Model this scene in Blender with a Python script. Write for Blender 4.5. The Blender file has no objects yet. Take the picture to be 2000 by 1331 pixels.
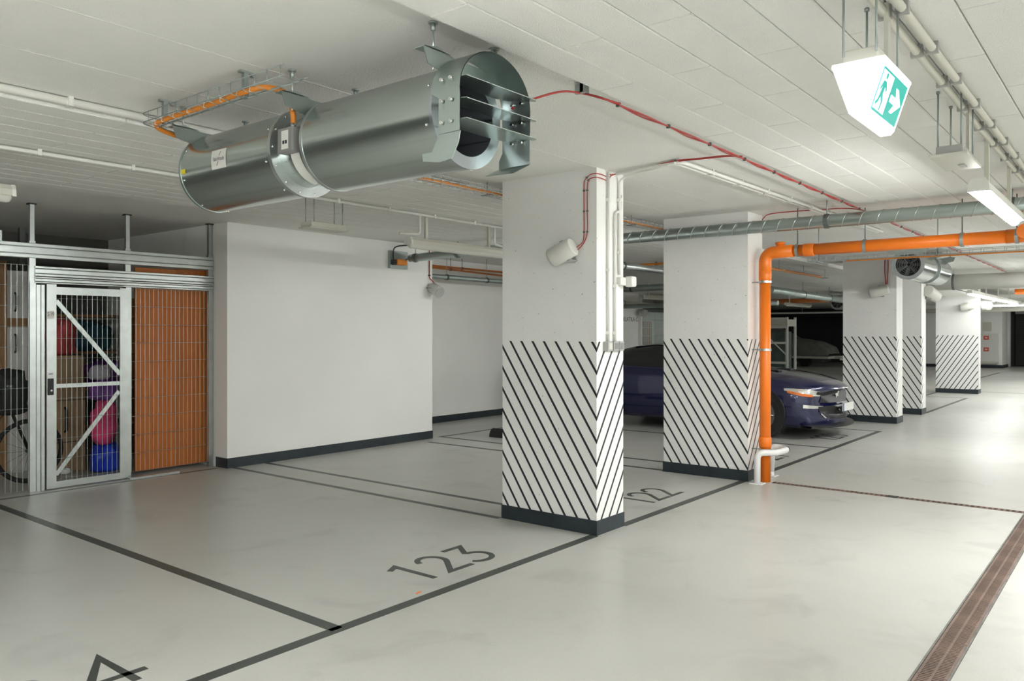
import bpy, bmesh, math, random
from mathutils import Vector, Matrix
from mathutils.bvhtree import BVHTree
random.seed(7)
scene = bpy.context.scene
COL = scene.collection
PI = math.pi

# ------------------------------------------------------------------ camera
TH = math.radians(38.734)
cam_d = bpy.data.cameras.new('camera')
cam = bpy.data.objects.new('camera', cam_d); COL.objects.link(cam)
cam.location = (0, 0, 1.56)
cam.rotation_euler = (PI/2, 0, TH - PI/2)
cam_d.sensor_width = 36.0
cam_d.lens = 1552.12*36.0/2000.0
cam_d.shift_y = -15.5/2000.0
cam_d.clip_start = 0.05; cam_d.clip_end = 200
scene.camera = cam
# ------------------------------------------------------------------ world and exposure
w = bpy.data.worlds.new('world'); scene.world = w; w.use_nodes = True
w.node_tree.nodes['Background'].inputs[0].default_value = (0.5, 0.5, 0.48, 1)
w.node_tree.nodes['Background'].inputs[1].default_value = 0.05
scene.view_settings.view_transform = 'Standard'
scene.view_settings.look = 'None'
scene.view_settings.gamma = 1.0
scene.view_settings.use_curve_mapping = False
scene.view_settings.exposure = 1.36
scene.cycles.max_bounces = 6; scene.cycles.diffuse_bounces = 5; scene.cycles.adaptive_threshold = 0.02; scene.cycles.glossy_bounces = 3
scene.cycles.caustics_reflective = False; scene.cycles.caustics_refractive = False
LAMP = 60.0          # emission of a lit fluorescent diffuser
LAMP_COL = (0.985, 1.0, 0.965)

# ------------------------------------------------------------------ materials
MATS = {}
def srgb(r, g, b):
    def c(x):
        x /= 255.0
        return x/12.92 if x <= 0.04045 else ((x+0.055)/1.055)**2.4
    return (c(r), c(g), c(b))
def mat(name, col, rough=0.6, metal=0.0, var=0.0, vscale=3.0, bump=0.0, bscale=60.0, spec=0.5,
        col2=None, c2scale=5.0, c2lo=0.5, c2hi=0.7, emit=None, estr=0.0, stretch=None, coat=0.0):
    m = bpy.data.materials.new(name); m.use_nodes = True
    nt = m.node_tree; N = nt.nodes; L = nt.links
    b = N['Principled BSDF']
    b.inputs['Base Color'].default_value = (*col, 1)
    b.inputs['Roughness'].default_value = rough
    b.inputs['Metallic'].default_value = metal
    b.inputs['Specular IOR Level'].default_value = spec
    b.inputs['Coat Weight'].default_value = coat
    b.inputs['Coat Roughness'].default_value = 0.05
    tc = N.new('ShaderNodeTexCoord'); src = tc.outputs['Object']
    if stretch:
        mp = N.new('ShaderNodeMapping'); mp.inputs['Scale'].default_value = stretch
        L.new(src, mp.inputs['Vector']); src = mp.outputs['Vector']
    cur = None
    if col2 is not None:
        n = N.new('ShaderNodeTexNoise'); n.inputs['Scale'].default_value = c2scale
        n.inputs['Detail'].default_value = 6; n.inputs['Roughness'].default_value = 0.6
        L.new(src, n.inputs['Vector'])
        r = N.new('ShaderNodeMapRange'); r.inputs[1].default_value = c2lo; r.inputs[2].default_value = c2hi
        L.new(n.outputs['Fac'], r.inputs[0])
        mx = N.new('ShaderNodeMix'); mx.data_type = 'RGBA'
        mx.inputs[6].default_value = (*col, 1); mx.inputs[7].default_value = (*col2, 1)
        L.new(r.outputs[0], mx.inputs[0]); cur = mx.outputs[2]
    if var > 0:
        n = N.new('ShaderNodeTexNoise'); n.inputs['Scale'].default_value = vscale
        n.inputs['Detail'].default_value = 5
        L.new(src, n.inputs['Vector'])
        r = N.new('ShaderNodeMapRange'); r.inputs[1].default_value = 0.3; r.inputs[2].default_value = 0.7
        r.inputs[3].default_value = 1-var; r.inputs[4].default_value = 1+var
        L.new(n.outputs['Fac'], r.inputs[0])
        mu = N.new('ShaderNodeMix'); mu.data_type = 'RGBA'; mu.blend_type = 'MULTIPLY'; mu.inputs[0].default_value = 1
        if cur is not None: L.new(cur, mu.inputs[6])
        else: mu.inputs[6].default_value = (*col, 1)
        L.new(r.outputs[0], mu.inputs[7]); cur = mu.outputs[2]
    if cur is not None: L.new(cur, b.inputs['Base Color'])
    if bump > 0:
        n = N.new('ShaderNodeTexNoise'); n.inputs['Scale'].default_value = bscale
        n.inputs['Detail'].default_value = 3
        L.new(src, n.inputs['Vector'])
        bp = N.new('ShaderNodeBump'); bp.inputs['Strength'].default_value = bump
        bp.inputs['Distance'].default_value = 0.01
        L.new(n.outputs['Fac'], bp.inputs['Height']); L.new(bp.outputs['Normal'], b.inputs['Normal'])
    if emit is not None:
        b.inputs['Emission Color'].default_value = (*emit, 1)
        b.inputs['Emission Strength'].default_value = estr
    MATS[name] = m
    return m

mat('plaster', (0.82, 0.82, 0.79), 0.9, var=0.05, vscale=0.7, bump=0.5, bscale=120)
mat('board', (0.85, 0.85, 0.82), 0.9, var=0.05, vscale=1.3, bump=0.6, bscale=150)
mat('wall_white', (0.90, 0.90, 0.875), 0.8, var=0.03, vscale=0.8, bump=0.1, bscale=40)
mat('wall_grey', (0.50, 0.49, 0.46), 0.8, var=0.05, vscale=0.8)
mat('wall_shade_grey', (0.13, 0.13, 0.12), 0.85, var=0.1)  # dark colour stands in for shade in the cage and at the left end
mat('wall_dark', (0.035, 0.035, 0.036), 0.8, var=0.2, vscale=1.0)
mat('column_paint', (0.85, 0.85, 0.835), 0.75, var=0.03, vscale=2.0, bump=0.35, bscale=35,
    col2=(0.42, 0.42, 0.40), c2scale=26.0, c2lo=0.665, c2hi=0.70)
mat('stripe_black', (0.016, 0.019, 0.024), 0.5)
mat('base_dark', (0.020, 0.029, 0.036), 0.45, var=0.25, vscale=5, bump=0.05)
mat('line_paint', (0.055, 0.062, 0.056), 0.4, var=0.18, vscale=3.0)
mat('galv', (0.48, 0.555, 0.53), 0.32, metal=0.92, var=0.10, vscale=4, stretch=(1, 0.25, 1))
mat('galv_bright', (0.54, 0.58, 0.575), 0.30, metal=0.9, var=0.08, vscale=9)
mat('galv_fan', (0.50, 0.545, 0.525), 0.20, metal=0.95, var=0.06, vscale=3, stretch=(1, 0.15, 1))
mat('galv_dull', (0.36, 0.41, 0.395), 0.45, metal=0.75, var=0.12, vscale=4)
mat('steel_dark', (0.16, 0.17, 0.17), 0.45, metal=0.7)
mat('fan_inside', (0.52, 0.56, 0.60), 0.25, metal=0.9)
mat('plastic_white', (0.78, 0.78, 0.74), 0.45)
mat('plastic_cream', (0.62, 0.61, 0.54), 0.5)
mat('plastic_grey', (0.40, 0.40, 0.39), 0.5)
mat('box_grey', (0.24, 0.24, 0.235), 0.5)
mat('speaker_white', (0.62, 0.62, 0.58), 0.5, var=0.03)
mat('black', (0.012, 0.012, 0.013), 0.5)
mat('rubber', (0.015, 0.015, 0.015), 0.8)
mat('red_cable', (0.42, 0.035, 0.03), 0.45)
mat('orange_cable', (0.78, 0.26, 0.03), 0.45)
mat('orange_pipe', (0.92, 0.21, 0.012), 0.38, var=0.06, vscale=2)
mat('orange_dull', (0.50, 0.15, 0.03), 0.5)
mat('white_gloss', (0.82, 0.82, 0.82), 0.25, var=0.03, vscale=8)
mat('drain_rust', (0.165, 0.11, 0.088), 0.7, var=0.3, vscale=4, bump=0.2)
mat('drain_pit', (0.03, 0.024, 0.02), 0.9)
mat('drain_edge', (0.16, 0.15, 0.14), 0.7, var=0.3, vscale=9)
mat('wood_orange', (0.44, 0.125, 0.014), 0.5, var=0.18, vscale=2.5, stretch=(14, 14, 0.7))
mat('wood_brown', (0.25, 0.135, 0.06), 0.6, var=0.2, vscale=4, stretch=(10, 10, 1))
mat('cardboard', (0.33, 0.22, 0.13), 0.8, var=0.1)
mat('white_cabinet', (0.55, 0.55, 0.53), 0.5)
mat('bag_blue', (0.012, 0.05, 0.55), 0.35, var=0.2, vscale=9, bump=0.6, bscale=12)
mat('cloth_pink', (0.60, 0.05, 0.17), 0.7, var=0.3, vscale=7, bump=0.5, bscale=9)
mat('cloth_purple', (0.18, 0.06, 0.30), 0.7, var=0.3, vscale=7)
mat('cloth_red', (0.42, 0.06, 0.06), 0.7, var=0.3, vscale=6)
mat('rack_green', (0.10, 0.13, 0.115), 0.7, var=0.2)
mat('cloth_teal', (0.02, 0.09, 0.13), 0.7, var=0.3, vscale=6)
mat('cloth_pale', (0.33, 0.31, 0.36), 0.7)
mat('car_blue', (0.006, 0.008, 0.065), 0.22, metal=0.3, coat=1.0)
mat('car_black', (0.010, 0.010, 0.013), 0.12, coat=1.0)
mat('car_trim', (0.015, 0.015, 0.017), 0.4)
mat('lamp_glass', (0.75, 0.75, 0.72), 0.1, metal=0.6)
mat('lamp_orange', (0.8, 0.18, 0.02), 0.3)
mat('chrome', (0.8, 0.8, 0.8), 0.15, metal=1.0)
mat('cover_cloth', (0.16, 0.16, 0.145), 0.9, var=0.25, vscale=2, bump=0.6, bscale=4)
mat('yellow', (0.75, 0.6, 0.04), 0.5)
mat('paper', (0.72, 0.72, 0.69), 0.6)
mat('ink', (0.02, 0.02, 0.025), 0.6)
mat('ink_grey', (0.16, 0.16, 0.15), 0.6)
mat('red_mark', (0.7, 0.08, 0.05), 0.5)
mat('blue_print', (0.10, 0.14, 0.35), 0.5)
mat('lamp_lit', (0.9, 0.9, 0.9), 0.4, emit=LAMP_COL, estr=LAMP)
mat('lamp_far', (0.9, 0.9, 0.9), 0.4, emit=LAMP_COL, estr=13.0)
mat('lamp_fill', (0.9, 0.9, 0.9), 0.4, emit=LAMP_COL, estr=12.0)  # weak glow of the lamp added behind the nearest column
mat('diffuser_off', (0.66, 0.66, 0.61), 0.35)
mat('sign_white', (0.9, 0.9, 0.92), 0.4, emit=(0.95, 0.97, 1.0), estr=0.62)
mat('sign_green', (0.0, 0.30, 0.26), 0.4, emit=(0.0, 0.38, 0.31), estr=0.3)
mat('sign_blue', (0.08, 0.28, 0.6), 0.4, emit=(0.10, 0.38, 0.7), estr=0.45)

def floor_material():
    m = bpy.data.materials.new('resin_floor'); m.use_nodes = True
    nt = m.node_tree; N = nt.nodes; L = nt.links; b = N['Principled BSDF']
    tc = N.new('ShaderNodeTexCoord')
    def noise(scale, detail, rough, dist=0.0):
        n = N.new('ShaderNodeTexNoise'); n.inputs['Scale'].default_value = scale
        n.inputs['Detail'].default_value = detail; n.inputs['Roughness'].default_value = rough
        n.inputs['Distortion'].default_value = dist
        L.new(tc.outputs['Object'], n.inputs['Vector']); return n
    def ramp(n, lo, hi, a, c):
        r = N.new('ShaderNodeMapRange'); r.inputs[1].default_value = lo; r.inputs[2].default_value = hi
        r.inputs[3].default_value = a; r.inputs[4].default_value = c
        L.new(n.outputs['Fac'], r.inputs[0]); return r
    big = ramp(noise(0.7, 6, 0.6, 0.4), 0.3, 0.7, 0.92, 1.05)
    mid = ramp(noise(1.9, 4, 0.55, 0.8), 0.56, 0.80, 1.0, 0.80)
    fine = ramp(noise(90, 3, 0.6), 0.3, 0.7, 0.965, 1.03)
    def mul(a, c):
        x = N.new('ShaderNodeMath'); x.operation = 'MULTIPLY'
        L.new(a.outputs[0], x.inputs[0]); L.new(c.outputs[0], x.inputs[1]); return x
    f = mul(mul(big, mid), fine)
    mx = N.new('ShaderNodeMix'); mx.data_type = 'RGBA'; mx.blend_type = 'MULTIPLY'; mx.inputs[0].default_value = 1
    mx.inputs[6].default_value = (0.50, 0.498, 0.468, 1)
    L.new(f.outputs[0], mx.inputs[7]); L.new(mx.outputs[2], b.inputs['Base Color'])
    b.inputs['Roughness'].default_value = 0.34
    bp = N.new('ShaderNodeBump'); bp.inputs['Strength'].default_value = 0.06; bp.inputs['Distance'].default_value = 0.01
    L.new(noise(45, 3, 0.6).outputs['Fac'], bp.inputs['Height']); L.new(bp.outputs['Normal'], b.inputs['Normal'])
    MATS['floor'] = m
floor_material()

# ------------------------------------------------------------------ mesh helpers
class MB:
    def __init__(s): s.v = []; s.f = []; s.sm = []
    def add(s, vs, fs, smooth=False):
        o = len(s.v); s.v += [tuple(p) for p in vs]
        s.f += [tuple(i+o for i in f) for f in fs]; s.sm += [smooth]*len(fs)
        return s
    def box(s, x0, x1, y0, y1, z0, z1):
        x0, x1 = min(x0, x1), max(x0, x1); y0, y1 = min(y0, y1), max(y0, y1); z0, z1 = min(z0, z1), max(z0, z1)
        return s.add([(x0,y0,z0),(x1,y0,z0),(x1,y1,z0),(x0,y1,z0),(x0,y0,z1),(x1,y0,z1),(x1,y1,z1),(x0,y1,z1)],
              [(3,2,1,0),(4,5,6,7),(0,1,5,4),(1,2,6,5),(2,3,7,6),(3,0,4,7)])
    def cbox(s, c, d): return s.box(c[0]-d[0]/2, c[0]+d[0]/2, c[1]-d[1]/2, c[1]+d[1]/2, c[2]-d[2]/2, c[2]+d[2]/2)
    def obox(s, c, ax, ay, az):           # oriented box, half-axis vectors
        c = Vector(c); ax = Vector(ax); ay = Vector(ay); az = Vector(az)
        vs = [c+sx*ax+sy*ay+sz*az for sz in (-1, 1) for sx, sy in ((-1,-1),(1,-1),(1,1),(-1,1))]
        return s.add(vs, [(3,2,1,0),(4,5,6,7),(0,1,5,4),(1,2,6,5),(2,3,7,6),(3,0,4,7)])
    def bbox(s, x0, x1, y0, y1, z0, z1, b=0.01):   # box with chamfered edges
        bm = bmesh.new(); bmesh.ops.create_cube(bm, size=1)
        for v in bm.verts: v.co = Vector(((x0+x1)/2+v.co.x*(x1-x0), (y0+y1)/2+v.co.y*(y1-y0), (z0+z1)/2+v.co.z*(z1-z0)))
        bmesh.ops.bevel(bm, geom=list(bm.edges), offset=b, segments=2, affect='EDGES', profile=0.5)
        bm.verts.index_update()
        s.add([v.co[:] for v in bm.verts], [[v.index for v in f.verts] for f in bm.faces]); bm.free(); return s
    def tube(s, pts, r, n=12, cap=True, smooth=True):
        pts = [Vector(p) for p in pts]; m = len(pts)
        rs = r if isinstance(r, (list, tuple)) else [r]*m
        tang = []
        for i in range(m):
            a = pts[max(i-1, 0)]; b = pts[min(i+1, m-1)]
            if 0 < i < m-1: t = (pts[i]-a).normalized() + (b-pts[i]).normalized()
            else: t = b-a
            tang.append(t.normalized() if t.length > 1e-9 else Vector((0,0,1)))
        up = Vector((0,0,1)) if abs(tang[0].z) < 0.9 else Vector((1,0,0))
        nrm = (up - tang[0]*up.dot(tang[0])).normalized()
        vs = []
        for i in range(m):
            nrm = (nrm - tang[i]*nrm.dot(tang[i])).normalized(); bn = tang[i].cross(nrm)
            k = 1.0
            if 0 < i < m-1:
                c = tang[i].dot((pts[i+1]-pts[i]).normalized()); k = 1/max(c, 0.5) if False else 1.0
            for j in range(n):
                a = 2*PI*j/n
                vs.append(pts[i] + (nrm*math.cos(a) + bn*math.sin(a))*rs[i]*k)
        fs = [(i*n+j, i*n+(j+1) % n, (i+1)*n+(j+1) % n, (i+1)*n+j) for i in range(m-1) for j in range(n)]
        s.add(vs, fs, smooth)
        if cap:
            o = len(s.v)-len(vs)
            s.f.append(tuple(o+j for j in range(n))[::-1]); s.sm.append(False)
            s.f.append(tuple(o+(m-1)*n+j for j in range(n))); s.sm.append(False)
        return s
    def pipe_wall(s, p0, p1, r0, r1, n=40):     # open hollow cylinder, outer r0 inner r1
        p0 = Vector(p0); p1 = Vector(p1); t = (p1-p0).normalized()
        up = Vector((0,0,1)) if abs(t.z) < 0.9 else Vector((1,0,0))
        a_ = t.cross(up).normalized(); b_ = a_.cross(t)
        def ring(p, r): return [p + (a_*math.cos(2*PI*j/n)+b_*math.sin(2*PI*j/n))*r for j in range(n)]
        rg = [(p0, r0), (p1, r0), (p1, r1), (p0, r1)]
        for k in range(4):
            s.grid([ring(*rg[k]), ring(*rg[(k+1) % 4])], k in (0, 2), True)
        return s
    def prism(s, poly, z0, z1):                # polygon in xy extruded in z
        n = len(poly)
        vs = [(x, y, z0) for x, y in poly] + [(x, y, z1) for x, y in poly]
        fs = [tuple(range(n))[::-1], tuple(range(n, 2*n))] + [(i, (i+1) % n, n+(i+1) % n, n+i) for i in range(n)]
        return s.add(vs, fs)
    def prism_on(s, poly, o, ex, ey, th):      # polygon in a plane at o spanned by ex, ey, thickness along ex x ey
        o = Vector(o); ex = Vector(ex); ey = Vector(ey); nz = ex.cross(ey).normalized()*th
        n = len(poly)
        vs = [o+ex*x+ey*y for x, y in poly] + [o+ex*x+ey*y+nz for x, y in poly]
        fs = [tuple(range(n))[::-1], tuple(range(n, 2*n))] + [(i, (i+1) % n, n+(i+1) % n, n+i) for i in range(n)]
        return s.add(vs, fs)
    def grid(s, rows, smooth=True, closed=False):
        m = len(rows); n = len(rows[0])
        vs = [p for r in rows for p in r]
        fs = [(i*n+j, i*n+(j+1) % n, (i+1)*n+(j+1) % n, (i+1)*n+j) for i in range(m-1) for j in range(n if closed else n-1)]
        return s.add(vs, fs, smooth)
    def sphere(s, c, r, nu=14, nv=8, sc=(1,1,1)):
        rows = []
        for i in range(nv+1):
            a = PI*i/nv
            rows.append([(c[0]+r*sc[0]*math.sin(a)*math.cos(2*PI*j/nu), c[1]+r*sc[1]*math.sin(a)*math.sin(2*PI*j/nu), c[2]+r*sc[2]*math.cos(a)) for j in range(nu)])
        return s.grid(rows, True, True)

def mesh_from(mb, name, m, off=(0,0,0)):
    me = bpy.data.meshes.new(name)
    me.from_pydata([(x-off[0], y-off[1], z-off[2]) for x, y, z in mb.v], [], mb.f)
    for i, p in enumerate(me.polygons): p.use_smooth = mb.sm[i]
    bm = bmesh.new(); bm.from_mesh(me)
    bmesh.ops.recalc_face_normals(bm, faces=bm.faces); bm.to_mesh(me); bm.free()
    me.materials.append(MATS[m] if isinstance(m, str) else m)
    return me
def link(o): COL.objects.link(o); return o
ORIG = {}
def root_origin(o):
    while o.parent is not None: o = o.parent
    return ORIG.get(o.name, (0,0,0))
def thing(name, label, cat, loc=(0,0,0), group=None, rz=0.0, local=False):
    o = link(bpy.data.objects.new(name, None)); o.location = loc; o.rotation_euler = (0,0,rz)
    o.empty_display_size = 0.1
    ORIG[o.name] = (0,0,0) if local else tuple(loc)
    o['label'] = label; o['category'] = cat
    if group: o['group'] = group
    return o
def part(name, mb, m, parent, label=None, kind=None):
    me = mesh_from(mb, name, m, root_origin(parent))
    o = link(bpy.data.objects.new(name, me)); o.parent = parent
    if label: o['label'] = label
    if kind: o['kind'] = kind
    return o
def part_copy(src, parent, loc=(0,0,0)):
    c = src.copy(); link(c); c.parent = parent; c.location = loc; return c
def single(name, mb, m, label, cat, group=None):
    me = mesh_from(mb, name, m); o = link(bpy.data.objects.new(name, me))
    o['label'] = label; o['category'] = cat
    if group: o['group'] = group
    return o
def struct(name, mb, m, label=None):
    me = mesh_from(mb, name, m); o = link(bpy.data.objects.new(name, me)); o['kind'] = 'structure'
    if label: o['label'] = label
    return o
def fillet(pts, rad, n=6):
    pts = [Vector(p) for p in pts]; out = [pts[0]]
    for i in range(1, len(pts)-1):
        a, b, c = pts[i-1], pts[i], pts[i+1]
        d1 = (a-b); d2 = (c-b); r = min(rad, d1.length*0.49, d2.length*0.49)
        p = b+d1.normalized()*r; q = b+d2.normalized()*r
        for k in range(n+1):
            t = k/n; out.append(p*(1-t)**2 + b*2*t*(1-t) + q*t*t)
    out.append(pts[-1]); return out
def smooth_curve(pts, n=6):
    pts = [Vector(p) for p in pts]; out = []
    for i in range(len(pts)-1):
        p0 = pts[max(i-1,0)]; p1 = pts[i]; p2 = pts[i+1]; p3 = pts[min(i+2, len(pts)-1)]
        for k in range(n):
            t = k/n
            out.append(0.5*((2*p1)+(-p0+p2)*t+(2*p0-5*p1+4*p2-p3)*t*t+(-p0+3*p1-3*p2+p3)*t**3))
    out.append(pts[-1]); return out
def text_mb(txt, size, o, ex, ey, align='CENTER'):
    cu = bpy.data.curves.new('txt', 'FONT'); cu.body = txt; cu.size = size; cu.align_x = align; cu.align_y = 'CENTER'
    cu.resolution_u = 3
    ob = link(bpy.data.objects.new('txt', cu))
    dg = bpy.context.evaluated_depsgraph_get(); dg.update()
    me = bpy.data.meshes.new_from_object(ob.evaluated_get(dg))
    o = Vector(o); ex = Vector(ex); ey = Vector(ey); mb = MB()
    mb.add([o+ex*v.co.x+ey*v.co.y for v in me.vertices], [tuple(p.vertices) for p in me.polygons])
    bpy.data.objects.remove(ob); bpy.data.curves.remove(cu); bpy.data.meshes.remove(me)
    return mb
def ribbon(pts, wd):                            # flat 2D stroke outline
    P = [Vector((p[0], p[1])) for p in pts]; L = []; R = []
    for i, p in enumerate(P):
        if i == 0: d = (P[1]-p).normalized(); nn = Vector((-d.y, d.x)); k = 1
        elif i == len(P)-1: d = (p-P[i-1]).normalized(); nn = Vector((-d.y, d.x)); k = 1
        else:
            d1 = (p-P[i-1]).normalized(); d2 = (P[i+1]-p).normalized()
            n1 = Vector((-d1.y, d1.x)); n2 = Vector((-d2.y, d2.x)); nn = (n1+n2)
            if nn.length < 1e-6: nn = n1
            nn.normalize(); k = 1/max(nn.dot(n1), 0.35)
        L.append(p+nn*wd/2*k); R.append(p-nn*wd/2*k)
    return L, R
def ribbon_mb(mb, pts, wd, z0, z1):
    L, R = ribbon(pts, wd); n = len(L)
    vs = [(a.x, a.y, z1) for a in L]+[(a.x, a.y, z1) for a in R]+[(a.x, a.y, z0) for a in L]+[(a.x, a.y, z0) for a in R]
    fs = []
    for i in range(n-1):
        fs += [(i, i+1, n+i+1, n+i), (2*n+i, 2*n+i+1, i+1, i), (n+i, n+i+1, 3*n+i+1, 3*n+i)]
    fs += [(0, n, 3*n, 2*n), (n-1, 2*n-1, 4*n-1, 3*n-1)]
    return mb.add(vs, fs)

ZC, ZP = 2.83, 2.77
def ztop(y): return ZP if (y < 2.155 or 4.59 < y < 7.19) else ZC
# ------------------------------------------------------------------ floor with sunken drains
XA, XB, YA, YB = -8.0, 46.0, -6.0, 17.0
DR1 = (1.0, 30.0, 0.695, 0.845)
DR2 = (8.10, 8.20, 0.845, 3.06)
fm = MB()
xs = sorted({XA, XB, DR1[0], DR1[1], DR2[0], DR2[1]}); ys = sorted({YA, YB, DR1[2], DR1[3], DR2[3]})
for i in range(len(xs)-1):
    for j in range(len(ys)-1):
        cx = (xs[i]+xs[i+1])/2; cy = (ys[j]+ys[j+1])/2
        if any(d[0] < cx < d[1] and d[2] < cy < d[3] for d in (DR1, DR2)): continue
        fm.add([(xs[i],ys[j],0),(xs[i+1],ys[j],0),(xs[i+1],ys[j+1],0),(xs[i],ys[j+1],0)], [(0,1,2,3)])
floor = struct('floor', fm, 'floor', 'pale grey resin floor with dark parking lines')
# ceiling slab and insulation boards
ceiling = struct('ceiling', MB().box(XA, XB, YA, YB, ZC, ZC+0.3), 'plaster', 'white slab ceiling with rough boards')
CT, ST = math.cos(TH), math.sin(TH)
def pj(p):
    x, y, z = p[0], p[1], p[2]-1.56
    dep = x*CT+y*ST
    if dep < 0.05: return None
    return (1000+1552.12*(x*ST-y*CT)/dep, 650-1552.12*z/dep)
def board_mesh(lx):
    b = MB(); g = 0.0022; c = 0.0045; hx = lx/2-g; hy = 0.1-g
    b.add([(-hx,-hy,0.06),(hx,-hy,0.06),(hx,hy,0.06),(-hx,hy,0.06),
           (-hx,-hy,c),(hx,-hy,c),(hx,hy,c),(-hx,hy,c),
           (-hx+c,-hy+c,0),(hx-c,-hy+c,0),(hx-c,hy-c,0),(-hx+c,hy-c,0)],
          [(0,1,5,4),(1,2,6,5),(2,3,7,6),(3,0,4,7),(4,5,9,8),(5,6,10,9),(6,7,11,10),(7,4,8,11),(8,9,10,11)])
    return b
boards = []
def board_field(y_first, rows, sgn, xlo, xhi, x_off):
    for k in range(rows):
        y = y_first + sgn*(0.1+0.2*k)
        x0 = x_off + (0.6 if k % 2 else 0.0); n0 = math.floor((xlo-x0)/1.2)
        n = n0
        while x0+n*1.2 < xhi:
            boards.append((x0+(n+0.5)*1.2, y)); n += 1
board_field(2.155, 40, -1, -6.5, 43.0, 2.178)
board_field(4.59, 13, 1, -6.5, 43.0, 2.178)
def seen(b):
    q = [pj((b[0]+dx, b[1]+dy, ZP)) for dx, dy in ((-.6,-.1),(.6,-.1),(.6,.1),(-.6,.1))]
    if any(p is None for p in q): return 0.0
    if max(p[0] for p in q) < 0 or min(p[0] for p in q) > 2000 or max(p[1] for p in q) < 0: return 0.0
    a = sum(q[i][0]*q[(i+1) % 4][1]-q[(i+1) % 4][0]*q[i][1] for i in range(4))
    return abs(a)/2
boards.sort(key=lambda b: -seen(b))
bme = mesh_from(board_mesh(1.2), 'board', 'board')
for x, y in boards[:290]:
    o = link(bpy.data.objects.new('board', bme)); o.location = (x, y, ZP); o.parent = ceiling
rest = MB(); bb = board_mesh(1.2)
for x, y in boards[290:]:
    rest.add([(vx+x, vy+y, vz+ZP) for vx, vy, vz in bb.v], bb.f)
part('board_field', rest, 'board', ceiling, kind='stuff')
# formwork joints on the bare strip of slab
for yj in (3.32, 3.95):
    part('slab_joint', MB().box(-1, 16, yj-0.0025, yj+0.0025, ZC-0.0012, ZC), 'plaster', ceiling)

# ------------------------------------------------------------------ walls
def base(name, *boxes):
    b = MB()
    for q in boxes: b.box(*q)
    return struct(name, b, 'base_dark', 'dark painted skirting band')
struct('wall_bay', MB().box(5.065, 8.405, 8.25, 11.2, 0, ZC), 'wall_white', 'smooth white wall block at the end of the bay')
base('baseboard_bay', (5.059, 8.411, 8.243, 8.25, 0, 0.115), (5.058, 5.065, 8.243, 8.48, 0, 0.115), (8.405, 8.412, 8.243, 9.6, 0, 0.115))
struct('wall_recess', MB().box(8.405, 12.6, 9.6, 11.2, 0, ZC), 'wall_white', 'white wall set back behind the bay')
base('baseboard_recess', (8.412, 12.606, 9.592, 9.6, 0, 0.115))
struct('wall_storage', MB().box(XA, 5.065, 11.2, 11.4, 0, ZC), 'wall_shade_grey', 'bare wall at the back of the storage cage')
struct('wall_right', MB().box(XA, XB, YA-0.2, YA, 0, ZC), 'wall_white')
struct('wall_behind', MB().box(XA-0.2, XA, YA, YB, 0, ZC), 'wall_shade_grey')
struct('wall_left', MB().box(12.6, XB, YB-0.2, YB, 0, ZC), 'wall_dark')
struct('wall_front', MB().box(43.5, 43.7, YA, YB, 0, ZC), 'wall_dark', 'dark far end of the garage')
st = struct('wall_staircase', MB().box(16.5, 22.88, 13.0, 13.3, 0, ZC).box(22.80, 22.88, 12.9, 13.0, 0, ZC), 'wall_white', 'white wall lettered beside the rear storage cage')
part('lettering', text_mb('KLATKA C', 0.20, (22.28, 12.995, 1.98), (1,0,0), (0,0,1)), 'ink_grey', st, 'KLATKA lettering')
struct('wall_storage_rear', MB().box(22.88, 27.0, 14.6, 14.8, 0, ZC).box(26.8, 27, 13.0, 14.6, 0, ZC), 'wall_grey')
fw = struct('wall_far', MB().box(40.5, 42.4, 5.02, 8.8, 0, ZC), 'wall_white', 'cream far wall with rounded corner')
part('corner', MB().tube([(42.4, 5.30, 0), (42.4, 5.30, ZC)], 0.38, 24), 'wall_white', fw)
part('baseboard', MB().box(40.47, 40.5, 5.0, 8.8, 0, 0.13).box(40.5, 42.4, 4.99, 5.02, 0, 0.13), 'base_dark', fw)

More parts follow.
